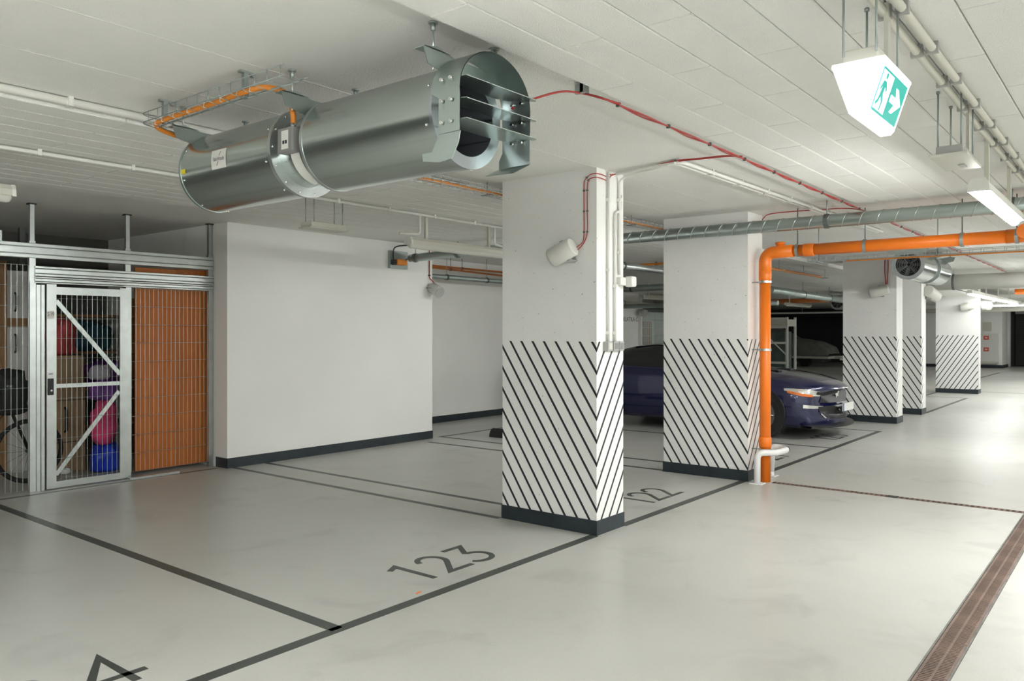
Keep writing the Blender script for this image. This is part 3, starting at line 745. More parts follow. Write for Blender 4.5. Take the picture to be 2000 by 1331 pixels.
conduit('white conduit clipped along the near edge of the rear ceiling boards', [(-4, 4.545, 2.805), (5.0, 4.545, 2.805)], 0.022, 'plastic_white', [(-0.2+0.5*i+0.05, 4.545, 2.805) for i in range(9)], clip_top=ZC)
conduit('white conduit crossing the rear ceiling boards above the cage', [(-4, 5.725, 2.748), (7.6, 5.725, 2.748)], 0.014, 'plastic_white', [(2.1+0.62*i-1.2, 5.725, 2.748) for i in range(11)], clip_top=ZP)
conduit('white conduit drop feeding the left end of the unlit strip light', [(5.66, 5.73, 2.74), (5.66, 5.73, 2.55), (5.45, 5.80, 2.545)], 0.013, rad=0.04)
conduit('white conduit drop feeding the right end of the unlit strip light', [(6.83, 5.73, 2.74), (6.83, 5.73, 2.55), (7.10, 5.80, 2.545)], 0.013, rad=0.04)
# column services
FY = 3.31
conduit('left white conduit down the lit face of the nearest column', [(5.31, FY-0.016, ZC-0.02), (5.31, FY-0.016, 1.48)], 0.0105, clips=[(5.31, FY-0.016, z) for z in (2.6, 2.05, 1.56)], group='column conduits')
conduit('middle white conduit down the lit face of the nearest column', [(5.50, FY-0.016, 2.66), (5.50, FY-0.016, 2.53), (5.41, FY-0.016, 2.51), (5.41, FY-0.016, 1.48)], 0.0105, clips=[(5.41, FY-0.016, z) for z in (1.93, 1.56)], rad=0.04, group='column conduits')
conduit('right white conduit of the nearest column, ending at the small sensor', [(5.27, 2.70, 2.80), (5.47, 3.2, 2.80), (5.475, FY-0.016, 2.78), (5.475, FY-0.016, 2.02)], 0.0105, clips=[(5.475, FY-0.016, z) for z in (2.62, 2.2)], rad=0.05, group='column conduits')
for yy, lb in ((2.66, 'front'), (2.71, 'rear')):
    conduit(lb+' one of two white conduits leading from the nearest column along the slab', [(5.36, 3.25, 2.805), (5.29, yy, 2.805), (10.5, yy-0.09, 2.805)], 0.015, clips=[(5.8+0.55*i, yy-0.01*i, 2.805) for i in range(8)], rad=0.08, group='slab conduits', clip_top=ZC)
t = thing('socket_group', 'three grey sockets and switches on the nearest column', 'socket', (5.38, FY, 1.42))
for X, m in ((5.295, 'plastic_grey'), (5.385, 'box_grey'), (5.468, 'plastic_grey')):
    q = part('socket_box', MB().bbox(X-0.036, X+0.036, FY-0.045, FY, 1.415, 1.492, 0.005), 'plastic_grey', t)
    part('flap', MB().box(X-0.022, X+0.022, FY-0.048, FY-0.044, 1.43, 1.478), 'plastic_cream' if X < 5.3 else 'box_grey', q)
t = thing('motion_sensor', 'small white sensor on the right face of the nearest column', 'sensor', (5.53, FY, 1.97))
part('base', MB().bbox(5.44, 5.53, FY-0.05, FY, 1.935, 2.0, 0.008), 'plastic_white', t)
part('head', MB().bbox(5.525, 5.60, FY-0.105, FY-0.03, 1.925, 2.01, 0.015), 'plastic_white', t)

def speaker(label, c, axis, face_n, group=None, r=0.075, ln=0.2):
    """bullet-shaped projector loudspeaker: c centre, axis direction of fire, face_n wall normal"""
    c = Vector(c); a = Vector(axis).normalized(); fn = Vector(face_n).normalized()
    t = thing('loudspeaker', label, 'loudspeaker', tuple(c), group)
    part('body', MB().tube([c-a*ln*0.5, c-a*ln*0.46, c+a*ln*0.48, c+a*ln*0.5], [r*0.85, r*0.96, r, r*0.97], 28), 'speaker_white', t)
    part('grille', MB().tube([c+a*(ln*0.5), c+a*(ln*0.5+0.006)], [r*0.93, r*0.9], 28), 'plastic_grey', t)
    side = a.cross(fn).normalized()
    wp = c-fn*(fn.dot(c)-0)  # placeholder, replaced below
    b = MB(); w0 = c - fn*SPK_D - a*0.02
    b.obox(w0+fn*0.006, a*0.05, side*0.02, fn*0.006)
    b.obox(w0+fn*SPK_D*0.5+side*(r+0.006), a*0.014, side*0.004, fn*SPK_D*0.55)
    b.obox(w0+fn*SPK_D*0.5-side*(r+0.006), a*0.014, side*0.004, fn*SPK_D*0.55)
    b.obox(w0+fn*0.008, a*0.014, side*(r+0.01), fn*0.005)
    part('bracket', b, 'plastic_grey', t)
    return t
SPK_D = 0.105
t = speaker('white box-like loudspeaker tilted down on the nearest column', (5.06, 3.555, 2.185), (-0.12, 0.86, -0.40), (-1,0,0), r=0.078, ln=0.205)
part('cable_gland', MB().tube([(5.09, 3.53, 2.20), (5.10, 3.495, 2.215)], 0.012, 8).tube([(5.09, 3.51, 2.17), (5.10, 3.475, 2.185)], 0.012, 8), 'plastic_grey', t)
SPK_D = 0.12
speaker('grey loudspeaker near the right edge of the white bay wall', (8.36, 8.13, 2.18), (-0.12, -0.9, -0.42), (0,-1,0), r=0.085, ln=0.2)
conduit('thin red cable down the bay wall to its loudspeaker', [(8.33, 8.235, ZC-0.02), (8.33, 8.235, 2.36), (8.40, 8.16, 2.26)], 0.007, 'red_cable', clips=[(8.33, 8.235, 2.4)], cat='cable', name='red_cable', clip_m='black', rad=0.03)
SPK_D = 0.10
speaker('white loudspeaker on the column behind the blue car', (14.6, 3.62, 2.27), (-0.1, 0.9, -0.25), (-1,0,0), 'loudspeakers on the far columns', ln=0.3, r=0.09)
speaker('white loudspeaker jutting from the front of the narrow-looking column', (16.97, 3.26, 2.31), (0.9, -0.25, -0.35), (0,-1,0), 'loudspeakers on the far columns', ln=0.34, r=0.11)
speaker('white loudspeaker on the left face of the farthest striped column', (23.0, 3.62, 2.22), (-0.1, 0.9, -0.2), (-1,0,0), 'loudspeakers on the far columns', ln=0.3, r=0.09)
speaker('round-faced loudspeaker in front of the farthest striped column', (23.42, 3.25, 2.25), (-0.6, -0.7, -0.1), (0,-1,0), 'loudspeakers on the far columns', ln=0.2, r=0.11)

# ------------------------------------------------------------------ red fire cables
def cable(label, pts, r=0.006, m='red_cable', ties=(), name='red_cable', tie_m='steel_dark', group=None, tr=1.6):
    o = thing(name, label, 'cable', pts[0], group)
    cv = smooth_curve(pts, 6); part('core', MB().tube(cv, r, 8), m, o)
    for i in ties:
        q = cv[min(i, len(cv)-1)]; part('clip', MB().cbox(q, (0.014, r*2*tr, r*2*tr)), tie_m, o)
    return o
for k in range(2):
    dy = 0.030*k; CXF = 5.156
    cable(('outer' if k else 'inner')+' red cable looping down the nearest column to its loudspeaker',
          [(5.10, 3.485-dy*0.2, 2.205-dy), (CXF, 3.435-dy*0.2, 2.26-dy*0.4), (CXF, 3.41-dy+0.01, 2.34), (CXF, 3.41-dy+0.01, 2.5), (CXF, 3.41-dy+0.01, 2.66), (CXF, 3.405-dy+0.01, 2.735-dy*0.4), (CXF, 3.37, 2.775-dy), (CXF-0.002, 3.32, 2.782-dy), (5.20, 3.30, 2.782-dy), (5.28, 3.297, 2.775-dy)], 0.0036, ties=(12, 18, 24, 33), group='column loudspeaker cables')
    cable(('outer' if k else 'inner')+' red cable joining the nearest column to the cable run above',
          [(5.33, 3.296, 2.77+dy), (5.36, 3.27, 2.80), (5.33, 3.0, 2.812), (5.30-dy, 2.7, 2.815), (5.27-dy, 2.5, 2.80), (5.24-dy, 2.3, 2.785), (5.22, 2.17, 2.765)], 0.004, ties=(10, 18), group='column feeder cables')
cable('thin red cable rising from the fan mouth to the ceiling bracket', [(2.742, 2.2, 2.552), (2.95, 2.22, 2.65), (3.2, 2.25, 2.745), (3.37, 2.245, 2.775), (3.45, 2.20, 2.765), (3.6, 2.16, 2.757)], 0.0055, ties=(1,))
single('cable_bracket', MB().box(3.345, 3.40, 2.225, 2.245, 2.775, ZC).box(3.345, 3.362, 2.215, 2.275, 2.77, 2.82).tube([(3.37, 2.22, 2.80), (3.37, 2.26, 2.80)], 0.014, 10), 'galv_dull', 'small metal cable bracket at the board edge by the fan', 'bracket')
for k in range(3):
    pts = [(3.38, 2.235, 2.775), (3.47, 2.19, 2.764)]
    x = 3.6; i = 0
    while x < 20.5:
        j = 0.0 if i % 2 == 0 else (0.014, -0.003, -0.015)[k]
        pts.append((x, 2.165+j+0.004*x*0.6, 2.756-abs(j)*0.3)); x += 0.28; i += 1
    cable(('upper', 'middle', 'lower')[k]+' strand of the red cable bundle along the edge of the aisle boards', pts, 0.0048, ties=[12*q+12 for q in range(20)] if k == 1 else (), group='red cable bundle', tr=2.2)
cable('red cable crossing above the second column to the bundle', [(8.46, 3.30, 2.76), (8.40, 3.25, 2.80), (8.25, 3.1, 2.815), (8.27, 2.7, 2.815), (8.28, 2.35, 2.80), (8.30, 2.2, 2.765)], 0.0055)
for k in range(2):
    cable(('left' if k else 'right')+' red cable hanging down to the loudspeaker behind the car', [(14.68, 3.50+0.05*k, ZC-0.02), (14.67, 3.50+0.05*k, 2.6), (14.66, 3.52, 2.3)], 0.008, group='far loudspeaker cables')

# ------------------------------------------------------------------ spiral duct, orange pipe, trays
def spiral_duct(label, p0, p1, r, m='galv', pitch=0.14, clamps=(), hang=True, group=None, name='spiral_duct', seams=True):
    p0 = Vector(p0); p1 = Vector(p1); ln = (p1-p0).length; a = (p1-p0)/ln
    t = thing(name, label, 'duct', tuple(p0), group)
    b = part('tube', MB().tube([p0, p1], r, 32), m, t)
    if seams:
        up = Vector((0,0,1)); sd = a.cross(up).normalized(); n = int(ln/pitch*14)
        part('spiral_seam', MB().tube([p0+a*(ln*i/n)+(sd*math.cos(2*PI*i/14)+up*math.sin(2*PI*i/14))*(r+0.0015) for i in range(n+1)], 0.0045, 5), 'galv_bright' if m == 'galv' else m, b)
    for s in clamps:
        c = p0+a*s
        q = part('clamp', MB().pipe_wall(c-a*0.02, c+a*0.02, r+0.008, r, 32), 'steel_dark', t)
        if hang: part('rod', MB().tube([c+Vector((0,0,r)), (c.x, c.y, ztop(c.y))], 0.005, 6), 'galv_dull', q)
    return t
spiral_duct('long grey-green spiral duct crossing in front of the second column', (7.86, 5.2, 2.632), (7.86, -3.5, 2.632), 0.062, clamps=(2.78, 4.3), pitch=0.155)
t = thing('drain_pipe', 'bright orange downpipe and overhead pipe beside the second column', 'pipe', (8.15, 3.14, 0))
r = 0.0575; PX, PY = 8.15, 3.14
vp = MB().tube([(PX, PY, 0.0), (PX, PY, 2.28)], r, 28)
part('downpipe', vp, 'orange_pipe', t)
part('elbow', MB().tube(fillet([(PX, PY, 2.17), (PX, PY, 2.395), (PX, PY-0.30, 2.398)], 0.14, 10), r+0.006, 28), 'orange_pipe', t)
part('overhead_pipe', MB().tube([(PX, PY-0.26, 2.398), (PX, 0.86, 2.402)], r, 28), 'orange_pipe', t)
part('branch', MB().tube([(PX, 0.98, 2.402), (PX, 0.84, 2.405), (PX+0.02, 0.72, 2.42), (PX+0.02, -3.0, 2.43)], r+0.004, 28).tube([(PX-0.2, 0.82, 2.42), (PX+0.1, 0.82, 2.415)], r+0.006, 28), 'orange_pipe', t)
part('inspection_cap', MB().tube([(PX, PY-0.16, 2.40), (PX, PY-0.16, 2.485)], 0.04, 20).tube([(PX, PY-0.16, 2.475), (PX, PY-0.16, 2.495)], 0.05, 20), 'orange_pipe', t)
for z in (0.46, 2.20): part('socket_collar', MB().tube([(PX, PY, z-0.10), (PX, PY, z-0.09), (PX, PY, z), (PX, PY, z+0.01)], [r+0.001, r+0.007, r+0.007, r+0.001], 28), 'orange_pipe', t)
part('socket_collar', MB().tube([(PX, PY-0.40, 2.398), (PX, PY-0.41, 2.398), (PX, PY-0.50, 2.398), (PX, PY-0.51, 2.398)], [r+0.001, r+0.007, r+0.007, r+0.001], 28), 'orange_pipe', t)
for z in (2.09, 1.38, 0.335):
    q = part('clamp', MB().pipe_wall((PX, PY, z-0.012), (PX, PY, z+0.012), r+0.007, r, 28), 'galv_bright', t)
    part('clamp_arm', MB().tube([(PX, PY+r, z), (PX, 3.28, z)], 0.006, 6), 'galv_dull', q)
for yy in (2.80, 2.15, 1.32, 0.9):
    q = part('clamp', MB().pipe_wall((PX, yy-0.014, 2.40), (PX, yy+0.014, 2.40), r+0.008, r, 28), 'galv_dull', t)
    part('rod', MB().tube([(PX, yy, 2.40+r), (PX, yy, ZC if yy > 2.16 else ZP)], 0.005, 6), 'steel_dark', q)
t = thing('pipe_guard', 'white tubular guard hoop around the foot of the orange downpipe', 'guard', (8.15, 3.05, 0))
gr = 0.033
part('hoop', MB().tube(fillet([(7.975, 3.155, 0.0), (7.975, 3.155, 0.32), (8.09, 3.0, 0.32), (8.37, 2.985, 0.32), (8.50, 3.10, 0.32), (8.51, 3.20, 0.32), (8.51, 3.21, 0.05)], 0.07, 8), gr, 20), 'white_gloss', t)
part('rear_post', MB().tube([(8.51, 3.21, 0.0), (8.51, 3.21, 0.06)], 0.03, 16), 'white_gloss', t)
part('foot_plate', MB().bbox(7.91, 8.04, 3.09, 3.22, 0.0, 0.01, 0.003), 'white_gloss', t)
part('foot_plate', MB().bbox(8.45, 8.57, 3.15, 3.27, 0.0, 0.01, 0.003), 'white_gloss', t)
for q_ in (0.0, 0.05):
    part('scuff_band', MB().tube([(8.385+q_, 2.996+q_*0.86, 0.32), (8.392+q_, 3.003+q_*0.86, 0.32)], gr+0.0014, 20), 'stripe_black', t)

def mesh_tray(label, x0, x1, y0, y1, z, orange=True, axis='x', group=None, h=0.06, rods=True):
    t = thing('cable_tray', label, 'cable tray', ((x0+x1)/2, (y0+y1)/2, z), group)
    m = MB()
    if axis == 'x':
        for yy, zz_ in ((y0, z+h), (y0, z+h/2), (y0, z), ((y0+y1)/2, z), (y1, z), (y1, z+h/2), (y1, z+h)): m.tube([(x0, yy, zz_), (x1, yy, zz_)], 0.003, 5)
        n = int((x1-x0)/0.1)
        for i in range(n+1):
            xx = x0+i*0.1; m.tube([(xx, y0, z+h), (xx, y0, z), (xx, y1, z), (xx, y1, z+h)], 0.0028, 5)
    else:
        for xx, zz_ in ((x0, z+h), (x0, z), ((x0+x1)/2, z), (x1, z), (x1, z+h)): m.tube([(xx, y0, zz_), (xx, y1, zz_)], 0.003, 5)
        n = int((y1-y0)/0.1)
        for i in range(n+1):
            yy = y0+i*0.1; m.tube([(x0, yy, z+h), (x0, yy, z), (x1, yy, z), (x1, yy, z+h)], 0.0028, 5)
    part('wires', m, 'galv_bright', t)
    if rods:
        k = MB()
        if axis == 'x':
            xx = x0+0.3
            while xx < x1: k.tube([(xx, (y0+y1)/2, z), (xx, (y0+y1)/2, ZC)], 0.005, 6).box(xx-.015, xx+.015, y0, y1, z-.008, z-.002); xx += 1.2
        else:
            yy = y0+0.3
            while yy < y1: k.tube([((x0+x1)/2, yy, z), ((x0+x1)/2, yy, ZC)], 0.005, 6).box(x0, x1, yy-.015, yy+.015, z-.008, z-.002); yy += 1.2
        part('hangers', k, 'galv_dull', t)
    return t
mesh_tray('wire tray with an orange cable between the fan and the nearest column', 3.6, 9.4, 4.30, 4.42, 2.725)
cable('orange cable lying in the tray behind the nearest column', [(3.6+0.25*i, 4.315+0.006*(i % 2), 2.735) for i in range(24)], 0.012, 'orange_cable', name='orange_cable')
mesh_tray('wire tray with a thin orange cable under the overhead orange pipe', 9.05, 9.2, -1.0, 3.0, 2.36, axis='y', h=0.04)
cable('thin orange cable in the tray under the overhead orange pipe', [(9.08, -1+0.4*i, 2.345) for i in range(10)], 0.007, 'orange_cable', name='orange_cable')
mesh_tray('wire tray holding orange cables between second and third columns', 9.2, 15.5, 4.75, 4.87, 2.60)
cable('orange cable in the tray between second and third columns', [(9.2+0.5*i, 4.78, 2.60) for i in range(13)], 0.022, 'orange_cable', name='orange_cable')

# ------------------------------------------------------------------ fittings around the bay wall
t = thing('fire_damper', 'grey plate with orange actuator on the bay wall below the ceiling', 'actuator', (7.67, 8.2, 2.46))
part('plate', MB().box(7.53, 7.86, 8.20, 8.245, 2.455, 2.70), 'galv_dull', t)
part('actuator', MB().bbox(7.58, 7.76, 8.10, 8.20, 2.50, 2.58, 0.012), 'orange_cable', t)
part('lever', MB().tube([(7.70, 8.12, 2.56), (7.85, 8.08, 2.63)], 0.012, 8), 'steel_dark', t)
part('plug', MB().bbox(7.53, 7.59, 8.12, 8.19, 2.50, 2.57, 0.01), 'black', t)
cable('black lead looping from the ceiling to the orange actuator', [(7.95, 7.9, 2.79), (7.70, 8.1, 2.775), (7.58, 8.16, 2.74), (7.555, 8.17, 2.65), (7.555, 8.16, 2.56)], 0.009, 'black', name='black_cable')
spiral_duct('short pale-green duct ending at the orange actuator', (7.80, 8.08, 2.60), (7.80, 4.9, 2.66), 0.055, 'galv', seams=False, clamps=(0.1, 0.9), name='round_duct')
# services hanging before the recess wall
conduit('dark red pipe below the ceiling before the recess wall', [(8.5, 9.2, 2.66), (13.5, 9.2, 2.66)], 0.018, 'orange_dull', cat='pipe', name='thin_pipe', hang=[(9.0+1.1*i, 9.2, 2.66) for i in range(4)])
conduit('sagging red-brown cable below the ceiling before the recess wall', [(8.5, 9.0, 2.62), (9.6, 9.0, 2.60), (11.2, 9.0, 2.57), (13.0, 9.0, 2.60)], 0.016, 'orange_dull', cat='cable', name='thick_cable', hang=[(9.6, 9.0, 2.60), (11.2, 9.0, 2.575)])
spiral_duct('grey-green duct low under the ceiling before the recess wall', (8.5, 8.9, 2.46), (14.5, 8.9, 2.46), 0.04, 'galv_dull', seams=False, clamps=(0.9, 1.9, 2.6, 3.3), name='round_duct')
# black rubber wheel stop seen beside the nearest column
ws = MB(); rows = []
for i in range(9):
    a = PI*i/8; rows.append([(9.15+0.07*math.cos(a)*1.4, 7.70-0.6*q, 0.125*math.sin(a)) for q in (0, 1)])
ws.grid(rows, True); ws.add([r_[0] for r_ in rows], [tuple(range(9))]); ws.add([r_[1] for r_ in rows], [tuple(range(9))])
single('wheel_stop', ws, 'rubber', 'black rubber wheel stop on the floor left of the nearest column', 'wheel stop')

# ------------------------------------------------------------------ storage cage
CY = 8.53
t = thing('storage_cage', 'galvanised wire storage cage with a braced door', 'cage', (3.6, CY, 0))
for X in (3.135, 4.07, 5.03, 1.9):
    p_ = part('post', MB().box(X-0.028, X+0.028, CY, CY+0.05, 0, 2.06).box(X-0.028, X+0.028, CY+0.01, CY+0.06, 2.0, 2.46), 'galv_bright', t)
    part('post_extension', MB().box(X-0.02, X+0.02, CY+0.015, CY+0.055, 2.4, ZC), 'galv_bright', p_)
    part('ceiling_foot', MB().box(X-0.035, X+0.035, CY+0.0, CY+0.07, ZC-0.012, ZC), 'black', p_)
def rail(x0, x1, z0, z1, name='rail'):
    h = z1-z0
    b = MB().box(x0, x1, CY+0.022, CY+0.04, z0, z1)
    for a, c in ((0.0, 0.24), (0.285, 0.72), (0.765, 1.0)):
        b.bbox(x0, x1, CY-0.018, CY+0.024, z0+h*a, z0+h*c, min(0.004, h*0.08))
    return part(name, b, 'galv_bright', t)
rail(-3.0, 2.62, 2.29, 2.435); rail(2.622, 5.055, 2.29, 2.435)
rail(3.15, 5.055, 2.115, 2.215); rail(3.15, 5.055, 2.045, 2.11)
def wire_panel(x0, x1, z0, z1, y, name='mesh_panel', ox=0.0):
    b = MB(); rr = 0.0018
    nx = int(round((x1-x0)/0.05))
    for i in range(nx+1): b.tube([(x0+(x1-x0)*i/nx, y, z0), (x0+(x1-x0)*i/nx, y, z1)], rr, 5, smooth=False)
    nz = int(round((z1-z0)/0.2))
    for i in range(nz+1): b.tube([(x0, y-0.004, z0+(z1-z0)*i/nz), (x1, y-0.004, z0+(z1-z0)*i/nz)], rr*1.1, 5, smooth=False)
    return part(name, b, 'galv', t)
wire_panel(1.93, 3.10, 0.02, 2.22, CY+0.01); wire_panel(0.4, 1.87, 0.02, 2.22, CY+0.01)
wire_panel(4.11, 5.0, 0.06, 2.04, CY+0.02)
part('jamb', MB().box(3.165, 3.20, CY-0.01, CY+0.04, 0.0, 2.03).box(3.203, 3.232, CY-0.025, CY+0.03, 0.0, 2.03), 'galv_bright', t)
dr = part('door', MB().box(3.245, 3.335, CY-0.04, CY-0.005, 0.01, 2.04).box(3.965, 4.05, CY-0.035, CY-0.005, 0.01, 2.03)
          .box(3.335, 3.97, CY-0.03, CY-0.008, 1.94, 2.015).box(3.335, 3.97, CY-0.03, CY-0.008, 0.01, 0.075).box(3.34, 3.965, CY-0.022, CY-0.008, 1.005, 1.045), 'galv_bright', t)
b = MB()
for i in range(1, 13): b.tube([(3.335+0.05*i, CY-0.026, 0.02), (3.335+0.05*i, CY-0.026, 2.0)], 0.0018, 5, smooth=False)
for i in range(10): b.tube([(3.335, CY-0.03, 0.1+0.2*i), (3.97, CY-0.03, 0.1+0.2*i)], 0.002, 5, smooth=False)
part('door_mesh', b, 'galv', dr)
def brace(p, q, wd=0.042):
    p = Vector(p); q = Vector(q); a = (q-p); s = Vector((0,1,0)).cross(a).normalized()
    part('brace', MB().obox((p+q)/2, a/2, s*wd/2, Vector((0,0.006,0))), 'galv_bright', dr)
brace((3.34, CY-0.014, 1.88), (3.97, CY-0.014, 1.12)); brace((3.96, CY-0.014, 0.94), (3.34, CY-0.014, 0.14))
lk = part('lock_plate', MB().bbox(3.252, 3.308, CY-0.05, CY-0.038, 0.94, 1.105, 0.004), 'black', dr)
part('keyhole', MB().tube([(3.285, CY-0.053, 0.985), (3.285, CY-0.049, 0.985)], 0.01, 10), 'chrome', lk)
part('door_sticker', MB().box(3.252, 3.31, CY-0.042, CY-0.040, 1.115, 1.165), 'paper', dr)
part('sticker_print', MB().box(3.262, 3.30, CY-0.0428, CY-0.041, 1.145, 1.153), 'blue_print', dr)
np_ = part('number_plate', MB().box(3.25, 3.312, CY-0.042, CY-0.040, 1.695, 1.775), 'paper', dr)
part('plate_print', text_mb('S 19', 0.045, (3.281, CY-0.0426, 1.74), (0.8,0,0), (0,0,1.2)), 'ink', np_)
part('kick_rail', MB().box(4.03, 4.58, CY-0.12, CY-0.06, 0.0, 0.02), 'galv_bright', t)

# contents of the cage
for i, (x0, x1) in enumerate(((4.19, 4.655), (4.66, 5.055))):
    single('wooden_panel', MB().bbox(x0, x1, 8.63+0.012*i, 8.655+0.012*i, 0.04, 2.275+0.01*i, 0.004), 'wood_orange', ('left' if i == 0 else 'right')+' orange wooden panel standing behind the cage mesh', 'panel', 'wooden panels in the cage')
t = thing('wardrobe', 'tan cabinet with a black handle behind the cage door', 'cabinet', (3.85, 9.6, 0))
part('body', MB().bbox(3.66, 4.02, 9.45, 9.80, 0.0, 0.97, 0.006), 'cardboard', t)
part('handle', MB().tube(fillet([(3.80, 9.45, 0.72), (3.80, 9.40, 0.70), (3.80, 9.40, 0.47), (3.80, 9.45, 0.45)], 0.03), 0.014, 8), 'black', t)
part('door_gap', MB().box(3.66, 4.02, 9.446, 9.449, 0.33, 0.337).box(3.66, 4.02, 9.446, 9.449, 0.80, 0.807), 'black', t)
single('cardboard_box', MB().bbox(3.67, 4.01, 9.46, 9.79, 0.975, 1.30, 0.006), 'cardboard', 'brown carton on top of the tan cabinet', 'box')
def sack(name, label, cat, m, c, sc, seed=1, amp=0.12):
    """crumpled closed form standing on z = c[2]"""
    rnd = random.Random(seed); b = MB(); nu, nv = 18, 12; rows = []
    ph = [rnd.uniform(0, 6.28) for _ in range(6)]
    for i in range(nv+1):
        a = PI*i/nv; row = []
        for j in range(nu):
            q = 2*PI*j/nu
            k = 1+amp*math.sin(3*q+ph[0]+2*a)+amp*0.7*math.sin(5*q+ph[1]-3*a)+amp*0.5*math.sin(7*a+ph[2]+q)
            zz_ = math.copysign(abs(math.cos(a))**0.6, math.cos(a))
            row.append((c[0]+sc[0]*k*math.sin(a)**0.6*math.cos(q), c[1]+sc[1]*k*math.sin(a)**0.6*math.sin(q), c[2]+sc[2]*(1+(zz_*k if zz_ > 0 else zz_))))
        rows.append(row)
    return single(name, b.grid(rows, True, True), m, label, cat)
sack('tote_bag', 'shiny blue bag on the floor of the cage', 'bag', 'bag_blue', (4.12, 9.12, 0.0), (0.19, 0.15, 0.15), 2)
sack('child_backpack', 'bright pink bag stacked on the blue bag in the cage', 'bag', 'cloth_pink', (4.09, 9.14, 0.30), (0.13, 0.10, 0.24), 3)
sack('purple_bundle', 'purple bundle on top of the pink bag', 'bundle', 'cloth_purple', (4.10, 9.15, 0.80), (0.17, 0.10, 0.11), 4)
sack('pale_bundle', 'small pale bundle on top of the purple bundle', 'bundle', 'cloth_pale', (4.05, 9.14, 1.03), (0.12, 0.07, 0.08), 8)
sack('red_bundle', 'dull red cloth bundle on the carton in the cage', 'bundle', 'cloth_red', (3.83, 9.62, 1.30), (0.15, 0.13, 0.20), 5)
t = thing('rear_shelf', 'brown shelf rack at the back of the cage', 'shelf', (4.3, 10.3, 0))
for X in (3.72, 4.96):
    part('side', MB().box(X-0.02, X+0.02, 10.1, 10.6, 0, 2.0), 'wood_brown', t)
for z in (0.40, 0.85, 1.30, 1.75): part('shelf_board', MB().box(3.74, 4.94, 10.1, 10.6, z, z+0.03), 'wood_brown', t)
sack('teal_bundle', 'dark teal bundle on the rear shelf of the cage', 'bundle', 'cloth_teal', (4.45, 10.32, 1.33), (0.24, 0.16, 0.17), 6)
sack('dark_bundle', 'dark violet bundle on the middle rear shelf', 'bundle', 'cloth_purple', (4.62, 10.32, 0.88), (0.22, 0.16, 0.16), 16)
sack('white_shoe', 'small white object at the foot of the tan cabinet', 'shoe', 'plastic_white', (3.74, 9.30, 0.0), (0.06, 0.04, 0.035), 9, 0.05)
t = thing('white_cupboard', 'white cupboard with dark handles behind the left mesh', 'cupboard', (3.45, 10.0, 0))
part('body', MB().bbox(3.36, 3.64, 9.85, 10.3, 0.0, 2.25, 0.006), 'white_cabinet', t)
part('gap', MB().box(3.36, 3.64, 9.846, 9.849, 1.62, 1.72), 'wood_brown', t)
for z in (1.44, 1.90): part('handle', MB().tube(fillet([(3.44, 9.85, z+0.1), (3.44, 9.81, z+0.08), (3.44, 9.81, z-0.08), (3.44, 9.85, z-0.1)], 0.03), 0.012, 8), 'black', t)
single('tall_board', MB().bbox(3.24, 3.345, 9.80, 9.83, 0.0, 2.35, 0.004), 'wood_brown', 'brown board standing at the left picture edge in the cage', 'board')
t = thing('bicycle', 'dark bicycle parked behind the left mesh of the cage', 'bicycle', (2.7, 9.0, 0))
BX = 0.27
for X in (2.0+BX, 3.02+BX):
    part('wheel', MB().tube([(X+0.31*math.cos(2*PI*k/32), 9.05, 0.335+0.31*math.sin(2*PI*k/32)) for k in range(33)], 0.024, 8, cap=False), 'rubber', t)
    sp = MB()
    for k in range(14): sp.tube([(X, 9.05, 0.335), (X+0.30*math.cos(2*PI*k/14), 9.05, 0.335+0.30*math.sin(2*PI*k/14))], 0.002, 4)
    part('spokes', sp.tube([(X, 9.01, 0.335), (X, 9.09, 0.335)], 0.025, 10), 'steel_dark', t)
part('frame', MB().tube([(2.0+BX, 9.05, 0.335), (2.42+BX, 9.05, 0.30), (2.85+BX, 9.05, 0.80), (2.32+BX, 9.05, 0.82), (2.42+BX, 9.05, 0.30)], 0.018, 8).tube([(2.0+BX, 9.05, .335), (2.32+BX, 9.05, .82)], 0.011, 8).tube([(3.02+BX, 9.05, .335), (2.86+BX, 9.05, .74), (2.81+BX, 9.05, 1.0)], 0.016, 8), 'black', t)
part('saddle', MB().bbox(2.17+BX, 2.43+BX, 8.98, 9.12, 0.93, 0.98, 0.02).tube([(2.32+BX, 9.05, 0.82), (2.30+BX, 9.05, 0.94)], 0.014, 8), 'black', t)
part('handlebar', MB().tube(fillet([(2.73+BX, 8.78, 1.03), (2.82+BX, 8.86, 1.02), (2.82+BX, 9.24, 1.02), (2.73+BX, 9.32, 1.03)], 0.05), 0.014, 8), 'steel_dark', t)
sack('dark_jacket', 'black cloth draped over the bicycle handlebar', 'cloth', 'rubber', (3.10, 9.0, 0.72), (0.17, 0.12, 0.22), 12)
single('metal_box', MB().bbox(2.60, 2.90, 8.62, 8.9, 2.437, 2.55, 0.005), 'galv_bright', 'pale metal box on the cage rail at the left edge', 'box')
for i, X in enumerate((3.50, 3.80)):
    single('rear_post', MB().box(X-0.03, X+0.03, 10.65, 10.71, 0, ZC), 'steel_dark', ('left' if i == 0 else 'right')+' dark post rising behind the cage top rail', 'post', 'posts at the back of the cage')

